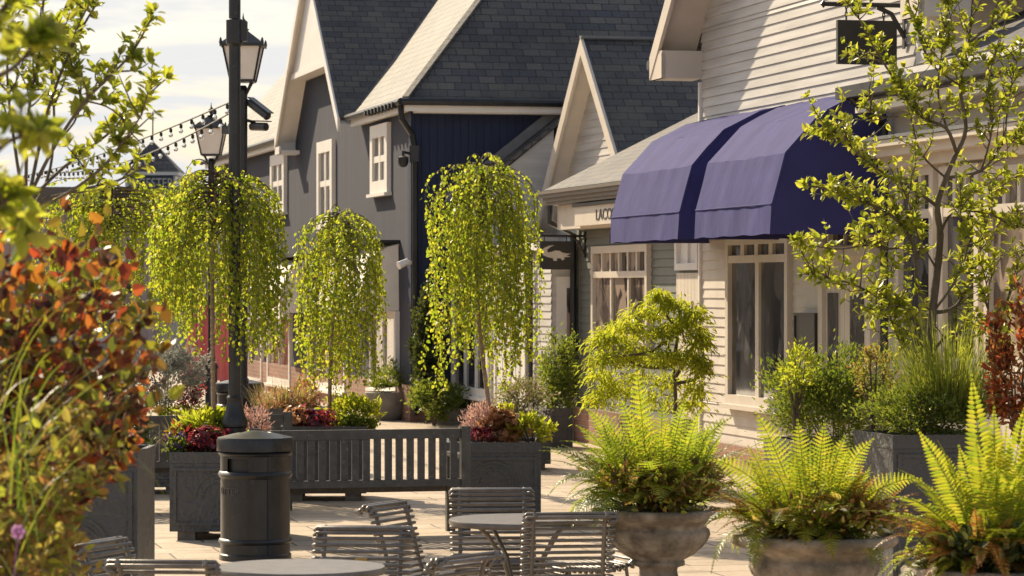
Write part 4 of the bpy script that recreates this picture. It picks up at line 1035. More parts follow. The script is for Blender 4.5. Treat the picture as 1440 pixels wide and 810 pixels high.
def limb_path(pts, Y, dy, n=4):
    """pixel polyline at depth Y with depth drift dy, smoothed (Catmull-Rom)"""
    ps = [P(x, y, Y + dy * i / max(1, len(pts) - 1)) for i, (x, y) in enumerate(pts)]; out = []
    for i in range(len(ps) - 1):
        a = ps[max(0, i - 1)]; b = ps[i]; c = ps[i + 1]; d = ps[min(len(ps) - 1, i + 2)]
        for k in range(n):
            s = k / n
            out.append(.5 * ((2 * b) + (c - a) * s + (2 * a - 5 * b + 4 * c - d) * s * s + (3 * b - a - 3 * c + d) * s ** 3))
    out.append(ps[-1]); return out
def rosette(lf, p, d, rng, L, n, spread=.9):
    for j in range(n):
        s = rvec(rng); s = (s - d * s.dot(d)); 
        if s.length < .01: continue
        s.normalize(); dd = (d * rng.uniform(.25, 1) + s * spread + V((0, 0, rng.uniform(-.1, .25)))).normalized()
        l = L * rng.uniform(.6, 1.2); nrm = (d + V((0, 0, .8)) + rvec(rng) * .5)
        lf.leaf(p + dd * .006, dd, nrm, l, l * .56, rng.uniform(.06, .2), rng.uniform(.05, .25))
def fruit_tree(name, label, cat, base, trunk, limbs, seed, L, twl, ntw, mat='lf_apple', group=None, leafy=1.0, lr=.02, trr=.055, tip=True, step=.06):
    rng = random.Random(seed); t = thing(name, label, cat, base, group=group)
    if trunk:
        m = MB(); n = len(trunk); m.tube(trunk, [trr * (1 - .55 * i / (n - 1)) * (1 + .08 * math.sin(i * 2.3)) for i in range(n)], 10); m.build('trunk', M['bark'], t, smooth='all')
    br = MB(); lf = MB()
    for (pts, r0) in limbs:
        n = len(pts); br.tube(pts, [r0 * (1 - .8 * i / (n - 1)) + .002 for i in range(n)], 7)
        tot = sum((pts[i + 1] - pts[i]).length for i in range(n - 1))
        nt = max(2, int(tot * ntw)); 
        def at(s):
            i = min(n - 2, int(s * (n - 1))); f = s * (n - 1) - i; return pts[i].lerp(pts[i + 1], f), (pts[i + 1] - pts[i]).normalized()
        # spurs straight on the limb
        for k in range(int(tot / step * leafy)):
            q, d = at(rng.uniform(.3, 1)); e = (rvec(rng) + V((0, 0, .5)) + d * .5).normalized(); rosette(lf, q + e * .02, e, rng, L, rng.randint(3, 6))
        if tip: rosette(lf, pts[-1], (pts[-1] - pts[-2]).normalized(), rng, L * 1.05, 7)
        for k in range(nt):
            q, d = at(rng.uniform(.18, .98)); e = (d * rng.uniform(.2, 1) + rvec(rng) * .9 + V((0, 0, .35))).normalized(); ll = twl * rng.uniform(.4, 1.2); tw = [q]; dd = e.copy()
            for s in range(5):
                dd = (dd + rvec(rng) * .22 + V((0, 0, .08))).normalized(); tw.append(tw[-1] + dd * ll / 5)
            br.tube(tw, [.005, .0045, .004, .0034, .0028, .002], 5)
            for s in range(1, 6):
                if rng.random() < .8 * leafy: rosette(lf, tw[s], (tw[s] - tw[s - 1]).normalized(), rng, L * rng.uniform(.75, 1.1), rng.randint(2, 5) if s < 5 else 6)
    br.build('branches', M['bark'], t, smooth='all'); lf.build('crown', M[mat], t)
    return t
def shrub(name, label, cat, px, py, hw, hh, Y, n, L, W, mat, seed=1, dy=None, clumps=26, group=None, stems=9, zbase=None, up=.35, spread=.34, shell=.55, ratio=1, round_=False, stem_mat='twig'):
    rng = random.Random(seed); s = S(Y); c = P(px, py, Y); rx = hw / s; rz = hh / s; ry = dy or rx
    zb = zbase if zbase is not None else c.z - rz
    t = thing(name, label, cat, (c.x, c.y, zb), group=group); lf = MB(); st = MB(); cl = []
    for k in range(clumps):
        d = rvec(rng); r = rng.uniform(shell, 1.0) * (1 + .22 * noise.noise(d * 2.1 + V((seed, 0, 0))))
        cl.append((V((c.x + d.x * rx * r, c.y + d.y * ry * r, c.z + d.z * rz * r)), rng.uniform(.7, 1.3)))
    b = V((c.x, c.y, zb))
    for (q, k) in cl[:stems]:
        st.tube([b + V((rng.uniform(-.1, .1) * rx, rng.uniform(-.1, .1) * ry, 0)), b.lerp(q, .5) + V((0, 0, .1 * rz)), q], [.008, .006, .003], 5)
    for i in range(n):
        q, k = rng.choice(cl); sp = spread * k
        p = q + V((rng.gauss(0, 1) * rx * sp * .6, rng.gauss(0, 1) * ry * sp * .6, rng.gauss(0, 1) * rz * sp * .6))
        if p.z < zb + .005: p.z = zb + rng.random() * .05
        o = (p - V((c.x, c.y, c.z - rz * .3))); o = o.normalized() if o.length > 1e-4 else V((0, 0, 1))
        d = (o * .7 + rvec(rng) * .8 + V((0, 0, up))).normalized(); l = L * rng.uniform(.6, 1.25)
        if round_: lf.disc_leaf(p, (o + rvec(rng) * .7 + V((0, 0, .3))), l * .5, rng)
        else: lf.leaf(p, d, rvec(rng) + V((0, 0, .5)), l, W * rng.uniform(.75, 1.2), rng.uniform(.05, .25))
    lf.build('foliage', M[mat], t); st.build('stems', M[stem_mat], t)
    return t
def grass(name, label, cat, px, py, Y, n, L, w, spread, lean, droop, mat, seed, dy=None, group=None, aim=None):
    rng = random.Random(seed); c = P(px, py, Y); t = None; m = MB()
    for i in range(n):
        a = rng.uniform(0, 2 * PI); r = math.sqrt(rng.random()) * spread
        p = c + V((r * math.cos(a), (dy or 1) * r * math.sin(a), 0)); ln = lean * (.2 + rng.random())
        d = V((math.cos(a) * ln, math.sin(a) * ln, 1)) + rvec(rng) * .12
        if aim: d = d + V(aim)
        m.blade(p, d, L * rng.uniform(.55, 1.15), w, droop * rng.uniform(.4, 1.5))
    o = m.build(name, M[mat], None, org=c); return tag(o, label, cat, group)
def frond(mb, base, d, L, W, rng, curl=.5, np_=22, bip=True, sd=None):
    """arching frond: rachis and paired pinnae (toothed when bip)"""
    d = d.normalized(); side = d.cross(V((0, 0, 1)))
    if side.length < .05: side = V((1, 0, 0))
    if sd: side = V(sd)
    side = (side.normalized() + rvec(rng) * .3); side = (side - d * side.dot(d)).normalized()
    pts = [V(base)]; dirs = [d.copy()]; dd = d.copy(); K = 26
    for k in range(K):
        dd = (dd + V((0, 0, -curl / K)) * (.4 + 1.6 * k / K)).normalized(); pts.append(pts[-1] + dd * L / K); dirs.append(dd.copy())
    mb.tube(pts[::3] + [pts[-1]], [.0035 * (1 - .8 * i / 10) for i in range(len(pts[::3]) + 1)], 4, cap=False)
    for i in range(np_):
        s = .10 + .9 * (i + .5) / np_; f = s * K; k = min(K - 1, int(f)); p = pts[k].lerp(pts[k + 1], f - k); t = dirs[k]
        w = W * (math.sin(PI * min(1, (s * .93 + .10)) ** .85) ** .8) * (1 - .15 * s); w = max(w, W * .06)
        sp = L * .9 / np_
        x = side - t * side.dot(t); x.normalize(); u = x.cross(t)
        for sg in (-1, 1):
            pd = (x * sg + t * .38 + u * rng.uniform(-.12, .22)).normalized(); pw = sp * (.98 if not bip else 1.05)
            if not bip:
                mb.leaf(p, pd, u, w, pw, .05, .10)
            else:
                q = p; nn = 5; y = pd.cross(u).normalized()
                vs = [q - y * pw * .2, q + y * pw * .2]; fs = []
                # toothed pinna: lobes alternate in width
                top = []; bot = []
                for j in range(nn):
                    g0 = (j + .25) / nn; g1 = (j + .8) / nn
                    h = pw * .52 * (1 - g0 * .75)
                    dr = u * (-w * .10 * g1 * g1)
                    top += [q + pd * w * g0 + y * h + dr, q + pd * w * g1 + y * h * .45 + dr]; bot += [q + pd * w * g0 - y * h + dr, q + pd * w * g1 - y * h * .45 + dr]
                mid = [q] + [q + pd * w * ((j + .5) / nn) - u * (w * .10 * ((j + .5) / nn) ** 2) + u * pw * .06 for j in range(nn)] + [q + pd * w - u * w * .12]
                i0 = len(mb.v); mb.v += mid + top + bot; M0 = i0; T0 = i0 + len(mid); B0 = T0 + len(top); nm = len(mid)
                for j in range(nn):
                    mb.f.append((M0 + j, M0 + j + 1, T0 + 2 * j + 1, T0 + 2 * j)); mb.f.append((M0 + j + 1, M0 + j, B0 + 2 * j, B0 + 2 * j + 1))
                mb.f.append((M0 + nm - 2, M0 + nm - 1, T0 + 2 * nn - 1)); mb.f.append((M0 + nm - 1, M0 + nm - 2, B0 + 2 * nn - 1))
def fern(label, c, n, L, W, mat, seed, tilt=(.1, .9), curl=.7, bip=True, np_=22, aim=None, group=None, extra=(), azr=(0, 2 * PI), r0=.06):
    rng = random.Random(seed); m = MB()
    for i in range(n):
        a = rng.uniform(*azr); ti = rng.uniform(*tilt); d = V((math.cos(a) * math.sin(ti), math.sin(a) * math.sin(ti) * .8, math.cos(ti)))
        if aim: d += V(aim)
        l = L * rng.uniform(.6, 1.08) * (1 - .15 * ti)
        frond(m, c + V((math.cos(a) * r0, math.sin(a) * r0, 0)), d, l, W * rng.uniform(.8, 1.15), rng, curl * rng.uniform(.4, 1.5) * (.3 + ti), np_, bip)
    for (dx, dz, l, w) in extra:   # named upright fronds: lean x, lean y, length, width
        frond(m, c + V((dx * .1, -.03, 0)), V((dx, -.10, 1)), l, w, rng, dz, np_ + 4, bip, (1, rng.uniform(-.35, .35), -dx))
    o = m.build('fern', M[mat], None, org=c); return tag(o, label, 'fern', group)
def flowers(name, label, px, py, hw, hh, Y, n, r, mat, seed, zb=None, stem=True, group=None, cat='flowers', leafmat_='lf_green', nleaf=0):
    rng = random.Random(seed); s = S(Y); c = P(px, py, Y); t = thing(name, label, cat, (c.x, c.y, zb if zb is not None else c.z - hh / s), group=group); m = MB(); st = MB(); lf = MB()
    zb = zb if zb is not None else c.z - hh / s
    for i in range(n):
        p = c + V((rng.uniform(-1, 1) * hw / s, rng.uniform(-1, 1) * hw / s * .8, rng.uniform(-1, 1) * hh / s)); nrm = (V((rng.uniform(-.6, .6), -.5, .7)) + rvec(rng) * .4).normalized()
        m.disc_leaf(p, nrm, r * rng.uniform(.7, 1.2), rng, 5); m.disc_leaf(p + nrm * r * .3, (nrm + rvec(rng) * .5), r * .6, rng, 4)
        if stem: st.tube([(p.x * .7 + c.x * .3, p.y * .7 + c.y * .3, zb), p], .003, 4, cap=False)
    for i in range(nleaf):
        p = c + V((rng.uniform(-1, 1) * hw / s, rng.uniform(-1, 1) * hw / s, rng.uniform(-1, .4) * hh / s)); lf.leaf(p, (rvec(rng) + V((0, 0, .5))), rvec(rng), .05, .025)
    m.build('petals', M[mat], t)
    if stem: st.build('stems', M['lf_green'], t)
    if nleaf: lf.build('foliage', M[leafmat_], t)
    return t
# ================= trees
birch(304, 24.2, .65, EYE + (405 - 232) / S(24.6), .575, EYE + (405 - 505) / S(24.6), 11, 'weeping birch behind the tall black lamp post, growing from the planter by the bin', [(303, 640), (300, 560), (299, 470), (298, 380), (303, 270), (303, 240)], 140)
birch(479, 28.7, .65, EYE + (405 - 293) / S(29.1), .44, EYE + (405 - 556) / S(29.1), 23, 'narrowest weeping birch, in the middle above the dark bench', [(463, 610), (464, 540), (468, 450), (476, 360), (478, 300)], 94)
birch(676, 25.75, .65, EYE + (405 - 222) / S(26.1), .535, EYE + (405 - 548) / S(26.1), 37, 'weeping birch with the leaning trunk, in the planter at the bench end', [(692, 625), (686, 560), (676, 480), (670, 400), (673, 300), (675, 232)], 126)
birch(160, 29.6, .65, EYE + (405 - 250) / S(30), .74, EYE + (405 - 480) / S(30), 51, 'weeping birch farthest left, behind the red foliage', [(165, 600), (164, 480), (162, 360), (160, 265)], 150)
# right apple tree in the trough
Ya = 20.6
LP = lambda pts, dy=0: limb_path(pts, Ya, dy)
trk = LP([(1310, 625), (1312, 560), (1309, 500), (1311, 440), (1318, 380), (1322, 330), (1318, 290), (1330, 250), (1345, 215)])
limbs = [
    (LP([(1345, 215), (1358, 180), (1350, 120), (1362, 60), (1368, -10)], .1), .026), (LP([(1345, 215), (1330, 180), (1290, 160), (1250, 100), (1225, 60), (1205, 20)], -.3), .018),
    (LP([(1318, 290), (1290, 270), (1255, 250), (1215, 225), (1180, 190), (1150, 180)], -.4), .018), (LP([(1330, 250), (1380, 240), (1412, 200), (1440, 190), (1470, 160)], .2), .018),
    (LP([(1311, 440), (1290, 400), (1285, 345), (1250, 300), (1200, 280), (1160, 265), (1135, 262)], -.3), .024), (LP([(1285, 345), (1250, 350), (1220, 345), (1180, 350), (1140, 345), (1122, 338)], -.5), .012),
    (LP([(1309, 500), (1280, 440), (1240, 420), (1200, 400), (1160, 390), (1130, 385)], -.2), .014), (LP([(1311, 440), (1345, 430), (1370, 380), (1385, 320), (1400, 270), (1430, 250)], .4), .022),
    (LP([(1309, 500), (1335, 470), (1380, 470), (1390, 420), (1380, 370)], -.1), .016), (LP([(1322, 330), (1340, 300), (1390, 300), (1430, 320), (1460, 300)], -.2), .014),
    (LP([(1350, 120), (1310, 90), (1290, 40), (1270, -20)], .2), .010), (LP([(1362, 60), (1400, 30), (1430, -10)], -.1), .010), (LP([(1290, 160), (1240, 165), (1215, 150)], .1), .008),
    (LP([(1310, 560), (1275, 500), (1250, 440), (1245, 390)], -.3), .011), (LP([(1412, 200), (1420, 130), (1436, 60)], 0), .010), (LP([(1255, 250), (1230, 290), (1215, 320)], .2), .007), (LP([(1345, 215), (1320, 140), (1325, 70), (1335, 0)], -.2), .012),
    (LP([(1311, 440), (1340, 400), (1360, 350), (1350, 300), (1370, 270)], -.3), .012), (LP([(1380, 470), (1410, 440), (1425, 390), (1440, 350)], -.2), .010), (LP([(1318, 380), (1290, 330), (1280, 290), (1265, 255)], -.4), .010), (LP([(1380, 240), (1395, 180), (1390, 120), (1400, 70)], -.3), .010), (LP([(1309, 500), (1285, 470), (1270, 430), (1225, 440)], -.4), .010), (LP([(1330, 250), (1295, 215), (1280, 160), (1268, 120)], -.2), .010)]
fruit_tree('apple_tree', 'knotty apple tree with sparse fresh leaves in the right hand planter', 'tree', (trk[0].x, trk[0].y, trk[0].z), trk, [(a, b * .62) for a, b in limbs], 5, .062, .28, 16, group=None, leafy=1.0, trr=.038, step=.045)
# left apple tree
Yl = 13.2
LQ = lambda pts, dy=0: limb_path(pts, Yl, dy)
trl = LQ([(30, 900), (34, 620), (30, 450), (36, 340), (44, 270)])
limbs = [(LQ([(44, 270), (80, 200), (120, 142), (150, 112), (185, 75), (208, 35), (216, 22)], -.3), .012), (LQ([(44, 280), (90, 235), (150, 190), (190, 150), (232, 112)], .4), .012),
         (LQ([(40, 280), (66, 160), (95, 80), (118, 35), (138, 0), (150, -40)], .2), .012), (LQ([(36, 290), (40, 160), (56, 70), (62, -20)], -.2), .012), (LQ([(44, 300), (110, 262), (150, 228), (180, 190), (200, 160)], -.4), .010),
         (LQ([(44, 300), (70, 240), (76, 160), (72, 90), (84, 30), (110, -30)], .4), .010), (LQ([(60, 280), (120, 265), (170, 252), (205, 232)], .2), .008), (LQ([(36, 300), (20, 200), (10, 100), (20, 0)], .1), .012), (LQ([(80, 200), (110, 160), (112, 90), (98, 50)], .3), .006), (LQ([(120, 142), (150, 150), (175, 168)], .1), .005)]
fruit_tree('apple_tree', 'apple tree with upright leafy twigs against the sky at the left', 'tree', (trl[0].x, trl[0].y, trl[0].z), trl, [(a, b * .55) for a, b in limbs], 8, .060, .20, 9, leafy=.9, trr=.05, step=.05)
# nearest branch, out of focus
Yn = 7.0
LN = lambda pts, dy=0: limb_path(pts, Yn, dy)
limbs = [(LN([(-160, 700), (-110, 300), (-60, 120), (0, 20), (40, -30)]), .014), (LN([(-110, 300), (-40, 250), (10, 200), (50, 190)], -.2), .008), (LN([(-120, 420), (-50, 330), (0, 290), (20, 275)], .1), .008), (LN([(-60, 120), (-10, 110), (25, 90), (48, 60)], -.2), .007), (LN([(-115, 360), (-60, 300), (-10, 285), (24, 300), (34, 330)], .2), .007)]
tn_ = LN([(-200, 1700), (-190, 1200), (-160, 700)])
fruit_tree('apple_tree', 'nearest leafy branches blurred at the top left edge', 'tree', (tn_[0].x, tn_[0].y, 0), tn_, limbs, 14, .060, .10, 9, leafy=1.0, trr=.04, step=.05)

# ================= foreground left: smoke bush, spirea, grasses
def fore(name, label, Ys, py0, py1, limf, n, nl, L0, L1, mat, seed, zb, aspect=.72):
    rng = random.Random(seed); cs = P(20, 860, Ys); t = thing(name, label, 'shrub', (cs.x, cs.y, zb)); lf = MB(); st = MB()
    for k in range(n):
        py = rng.uniform(py0, py1); lim = limf(py); px = -60 + (lim + 60) * rng.random() ** .8; Yk = Ys + rng.uniform(-.8, .8); q = P(px, py, Yk)
        b = P(rng.uniform(-80, 60), 900, Ys + rng.uniform(-.3, .3)); mid = b.lerp(q, .6) + V((-.04, 0, .06))
        if k % 3 == 0: st.tube([b, mid, q], [.006, .004, .002], 5)
        for j in range(nl):
            s_ = rng.uniform(.5, 1.02); p = mid.lerp(q, (s_ - .5) / .5) + rvec(rng) * .03; d = (rvec(rng) + (q - mid).normalized() * .5 + V((0, 0, .2))).normalized(); l = rng.uniform(L0, L1); lf.leaf(p, d, rvec(rng), l, l * aspect, rng.uniform(.05, .2), rng.uniform(.05, .3))
    lf.build('foliage', M[mat], t); st.build('stems', M['twig'], t)
lim1 = lambda y: 60 + 168 * max(0, 1 - abs((y - 500) / 260) ** 2.2)
fore('smoke_bush', 'tall shrub with red, orange and maroon leaves at the left edge', 9.4, 258, 690, lim1, 170, 20, .034, .064, 'lf_smoke', 3, .9)
fore('spirea', 'trailing olive and yellow green shrub at the bottom left corner', 8.9, 560, 850, lambda y: (150 if y < 735 else 105) + 25 * math.sin(y * .05), 120, 24, .03, .058, 'lf_mix', 6, .9, .5)
m = MB(); rng = random.Random(4)
for i in range(120):
    p = P(rng.uniform(-140, 60), rng.uniform(560, 880), 8.3 + rng.uniform(-.5, .5)); m.blade(p, V((rng.uniform(-.3, .9), rng.uniform(-.4, .3), 1)), rng.uniform(.3, .62), .0075, rng.uniform(1.2, 3.6), seg=10)
o = m.build('ornamental_grass', M['lf_green'], None, org=P(-40, 860, 8.3)); tag(o, 'arching green grass in front of the red foliage at the lower left edge', 'grass')
m = MB(); p = P(25, 748, 7.6)
for j in range(6):
    a = j * PI / 3; m.disc_leaf(p + V((math.cos(a) * .010, rng.uniform(-.004, .004), math.sin(a) * .010)), V((math.cos(a) * .5, -1, math.sin(a) * .5)), .012, rng, 3)
m.tube([p, p + V((-.02, .02, -.2)), p + V((-.03, .04, -.4))], .002, 4)
tag(m.build('petunia', M['lf_mauve'], None, org=p), 'single blurred mauve flower low at the left edge', 'flower')

# ================= ferns and urn underplanting
fern('large bushy green fern rising from the urn nearest the chairs', u1c + V((0, 0, u1z + .03)), 80, .60, .11, 'lf_fern_deep', 31, (.2, 1.2), 1.4, True, 24, extra=[(-.25, .5, .62, .11), (.16, .6, .60, .11), (-.42, .8, .64, .115), (.42, .9, .6, .11), (.02, .4, .56, .11), (.25, .7, .56, .11)], r0=.18)
fern('bright yellow green upright fronds in front of the bushy fern', u1c + V((-.04, -.10, u1z + .05)), 14, .48, .10, 'lf_fern', 33, (.2, .95), 1.3, True, 22, extra=[(-.10, .12, .76, .10), (.12, .5, .46, .1), (-.34, .6, .46, .1)], r0=.1)
shrub('heuchera', 'dark and lime leafed heuchera spilling over the rim of the first urn', 'plant', 926, 678, 72, 32, 16.2, 2000, .05, .026, 'lf_mix', 41, dy=.32, zbase=u1z + .005, clumps=60)
fern('coppery low fronds around the first urn', u1c + V((0, -.05, u1z + .05)), 28, .34, .05, 'lf_fern_rust', 35, (.6, 1.2), .6, True, 16, r0=.12)
fern('rust red fronds at the right of the first urn', u1c + V((.14, -.06, u1z + .06)), 18, .36, .05, 'lf_fern_rust', 135, (.3, 1.2), .7, True, 16, azr=(-1.4, 1.2), r0=.08)
fern('lime low fronds hanging at the front of the first urn', u1c + V((0, -.10, u1z + .05)), 26, .30, .055, 'lf_fern', 36, (.5, 1.2), .6, True, 16, r0=.12)
fern('yellow green fern with arching fronds in the middle urn', u2c + V((-.02, 0, u2z + .03)), 58, .50, .095, 'lf_fern', 43, (.25, 1.25), 1.4, True, 22, extra=[(-.32, .5, .60, .115), (.08, .35, .50, .12), (.36, .8, .5, .1), (-.1, .3, .52, .10), (.22, .5, .46, .11), (-.66, .9, .54, .1), (.85, .9, .5, .09)], r0=.17)
fern('amber fronds drooping over the left rim of the middle urn', u2c + V((-.12, -.1, u2z + .05)), 16, .36, .05, 'lf_fern_rust', 144, (.7, 1.25), .6, True, 16, azr=(2.2, 4.8), r0=.1)
fern('rusty brown fronds at the right of the middle urn', u2c + V((.08, -.05, u2z + .05)), 30, .38, .05, 'lf_fern_rust', 44, (.4, 1.25), .7, True, 16, azr=(-1.9, 1.4), r0=.12)
fern('deep green low fronds beneath the yellow fern of the middle urn', u2c + V((-.08, -.1, u2z + .04)), 32, .33, .06, 'lf_fern_deep', 45, (.6, 1.25), .5, True, 16, r0=.12)
shrub('heuchera', 'burgundy and olive leaf clump low in the middle urn', 'plant', 1150, 722, 90, 30, 13.8, 1800, .045, .024, 'lf_mix', 46, dy=.30, zbase=u2z + .005, clumps=56)
fern('tall yellow green sword fern at the bottom right corner', u3c + V((0, 0, u3z + .03)), 60, .56, .08, 'lf_fern', 47, (.2, 1.35), 1.5, False, 32, extra=[(-.12, .12, .78, .085), (-.02, .2, .64, .085), (-.42, .4, .62, .085), (.14, .15, .66, .088), (.24, .25, .72, .09), (.05, .2, .56, .085), (.36, .5, .66, .085), (-.24, .3, .5, .085)], r0=.1)
fern('golden low fronds reaching left from the corner urn', u3c + V((-.06, -.08, u3z + .05)), 36, .44, .05, 'lf_fern_rust', 48, (.6, 1.4), .9, False, 30, azr=(1.6, 5.2), r0=.1)
fern('lime low fronds around the rim of the corner urn', u3c + V((-.04, -.08, u3z + .04)), 34, .40, .05, 'lf_fern', 49, (.7, 1.35), .9, False, 28, r0=.12)
shrub('heuchera', 'dark leafy clump low in the corner urn', 'plant', 1400, 775, 96, 30, 12.25, 900, .045, .03, 'lf_dark', 50, dy=.28, zbase=u3z + .005, clumps=40)

# ================= trough planting on the right
shrub('evergreen_hedge', 'dense mixed evergreen shrub along the back of the right hand planter', 'shrub', 1180, 556, 112, 72, 21.3, 9500, .042, .015, 'lf_green', 60, dy=.45, clumps=140, zbase=.72, spread=.2, shell=.3, up=.5)
shrub('evergreen_hedge', 'dark low evergreen spilling over the front of the right hand planter', 'shrub', 1305, 575, 95, 46, 20.25, 5200, .038, .014, 'lf_green', 61, dy=.28, clumps=80, zbase=.93, spread=.22, shell=.3, up=.4)
shrub('bronze_shrub', 'small bronze leaved shrub amid the trough evergreens', 'shrub', 1228, 520, 30, 34, 20.8, 600, .03, .014, 'lf_mix', 62, clumps=20, zbase=1.0, spread=.3)
shrub('lime_shrub', 'pale lime tipped shrub near the trough corner', 'shrub', 1120, 520, 30, 32, 21.0, 500, .04, .016, 'lf_lime', 63, clumps=16, zbase=1.0, spread=.28)
grass('ornamental_grass', 'tuft of fine upright green grass below the apple trunk', 'grass', 1335, 590, 20.35, 900, .66, .0065, .24, .5, .45, 'lf_grass', 64, dy=.7)
shrub('photinia', 'red leaved shrub at the right edge above the corner fern', 'shrub', 1430, 512, 42, 100, 19.6, 1500, .065, .028, 'lf_red', 65, clumps=44, zbase=1.0, spread=.22, dy=.25)
# ================= maple and wall plants
rng = random.Random(70); Ym = 30.5; t = thing('japanese_maple', 'lime green laceleaf maple with twisting stems against the sage shop wall', 'tree', P(948, 640, Ym)); st = MB(); lf = MB()
br_ = [[(948, 640), (950, 560), (946, 510), (935, 480), (905, 465), (880, 470)], [(946, 510), (952, 470), (935, 440), (925, 420)], [(950, 530), (968, 500), (980, 475), (985, 455)], [(935, 480), (915, 495), (880, 500), (850, 505)], [(952, 470), (970, 440), (975, 425)], [(905, 465), (890, 440), (900, 425)], [(946, 515), (900, 515), (860, 490)], [(950, 540), (985, 530), (992, 510)]]
tips = []
for pts in br_:
    pp = limb_path(pts, Ym, rng.uniform(-.3, .3)); st.tube(pp, [.022 * (1 - .75 * i / (len(pp) - 1)) for i in range(len(pp))], 6); tips += pp[len(pp) // 2:]
pads = [(870, 475, 34, 14), (905, 438, 34, 12), (945, 425, 30, 12), (975, 440, 22, 14), (985, 475, 18, 16), (850, 500, 28, 14), (842, 525, 22, 12), (895, 500, 34, 14), (930, 465, 36, 13), (965, 500, 30, 14), (880, 455, 26, 10), (925, 412, 16, 7), (985, 512, 16, 16), (858, 545, 26, 12), (935, 500, 24, 10), (900, 530, 34, 14), (945, 535, 34, 14), (980, 545, 20, 14), (870, 545, 30, 16), (920, 560, 40, 14), (970, 565, 26, 14), (840, 560, 22, 12), (850, 470, 22, 12), (960, 455, 26, 10)]
for (x, y, a, b) in pads:
    yo = rng.uniform(-.35, .35)
    for i in range(430 if y < 518 else 240):
        r = rng.gauss(0, .5); r2 = rng.gauss(0, .5); p = P(x + r * a, y + r2 * b + r * r * 10, Ym + yo + rng.gauss(0, .12)); d = (V((r * .8, rng.uniform(-.6, .6), -.45)) + rvec(rng) * .55); l = rng.uniform(.04, .085); lf.leaf(p, d, V((0, 0, 1)) + rvec(rng) * .6, l, l * .3, .05, .2)
st.build('trunk', M['bark'], t, smooth='all'); lf.build('crown', M['lf_lime'], t)
mp_ = thing('round_pot', 'grey pot holding the laceleaf maple, hidden behind the first fern', 'pot', (GX(948, Ym), Ym, 0)); m = MB(); m.lathe([(.16, 0), (.26, .12), (.32, .32), (.31, .36), (.28, .36), (.26, .3)], 24, (GX(948, Ym), Ym, 0)); m.build('bowl', M['pot_grey'], mp_, smooth=True); m = MB(); m.lathe([(.275, .31), (.001, .345)], 20, (GX(948, Ym), Ym, 0)); m.build('soil', M['soil'], mp_)
shrub('bay_bush', 'full green bush in the low black planter beside the downpipe', 'shrub', 783, 530, 32, 68, 38.3, 3400, .055, .024, 'lf_green', 80, clumps=60, zbase=.45, spread=.22, shell=.35)
shrub('blossom_shrub', 'pale flowering shrub in the planter near the white door', 'shrub', 735, 560, 44, 34, 33.7, 2200, .035, .022, 'lf_blossom', 81, clumps=50, zbase=.6, spread=.25, shell=.3)
shrub('silver_plant', 'small silver leaved plant beside the pale blossom shrub', 'plant', 752, 588, 20, 20, 32.6, 500, .035, .018, 'lf_silver', 82, clumps=18, zbase=.58)
shrub('climbing_plant', 'dark climbing plant on the navy wall behind the right weeping birch', 'climber', 600, 500, 24, 82, 45.0, 2600, .07, .05, 'lf_dark', 83, clumps=46, zbase=.0, spread=.22, shell=.3, dy=.3)
shrub('dark_bush', 'broad dark green bush at the foot of the climbing plant', 'shrub', 612, 560, 36, 28, 44.4, 1800, .06, .035, 'lf_green', 84, clumps=40, zbase=.0, spread=.25, dy=.4)
shrub('pot_shrub', 'fine leaved green shrub in the round grey pot by the grey house', 'shrub', 547, 537, 30, 30, 46.3, 1800, .05, .02, 'lf_green', 85, clumps=40, zbase=.5, spread=.25)
c = (GX(545, 46.3), 46.3, 0); t = thing('round_pot', 'round grey bowl pot standing against the grey house wall', 'pot', c); m = MB(); m.lathe([(.18, 0), (.27, .1), (.33, .3), (.345, .42), (.33, .43), (.3, .38)], 28, c); m.build('bowl', M['pot_grey'], t, smooth=True); m = MB(); m.lathe([(.31, .38), (.001, .41)], 20, c); m.build('soil', M['soil'], t)
t = thing('window_trough', 'low pale stone trough under the white shop window', 'planter', (GX(655, 45), 45, 0)); m = MB(); m.box(GX(614, 45), GX(690, 45), 44.7, 45.1, 0, .24); m.build('trough', M['pot_grey'], t); m = MB(); m.box(GX(616, 45), GX(688, 45), 44.72, 45.08, .241, .26); m.build('soil', M['soil'], t)
shrub('trough_plant', 'glossy green leaves in the low stone trough', 'plant', 648, 567, 32, 11, 44.9, 900, .06, .04, 'lf_green', 86, clumps=26, zbase=.24, dy=.15, spread=.3)
# ================= bedding in the square planters
Z7 = .62
shrub('heuchera', 'burgundy red begonia clump at the front right of the left square planter', 'plant', 288, 622, 30, 20, 24.35, 620, .045, .04, 'lf_burg', 90, zbase=Z7, round_=True, dy=.12, clumps=20)
shrub('hosta', 'lime green leafy clump around the birch trunk in the left square planter', 'plant', 292, 600, 38, 20, 24.7, 700, .075, .035, 'lf_lime', 91, zbase=Z7, dy=.18, clumps=22)
flowers('violet_flowers', 'small violet flowers at the left corner of the left square planter', 246, 622, 14, 14, 24.3, 60, .014, 'lf_violet', 92, zb=Z7, nleaf=90)
shrub('dark_bedding', 'dark purple green bedding in the middle of the left square planter', 'plant', 258, 620, 20, 18, 24.5, 480, .04, .025, 'lf_smoke', 93, zbase=Z7, dy=.15, clumps=16)
grass('ornamental_grass', 'wispy straw coloured grass arching from the left square planter', 'grass', 246, 632, 24.6, 46, .36, .004, .06, 1.0, 1.6, 'lf_straw', 94, aim=(-.35, 0, 0))
shrub('pink_plumes', 'pale pink feathery plumes right of the tall lamp post', 'plant', 362, 592, 18, 20, 25.2, 520, .04, .010, 'lf_pink', 95, zbase=Z7, dy=.15, up=.9, clumps=16)
flowers('violet_flowers', 'violet flowers just right of the lamp post base', 349, 609, 6, 7, 24.9, 24, .013, 'lf_violet', 96, zb=Z7)
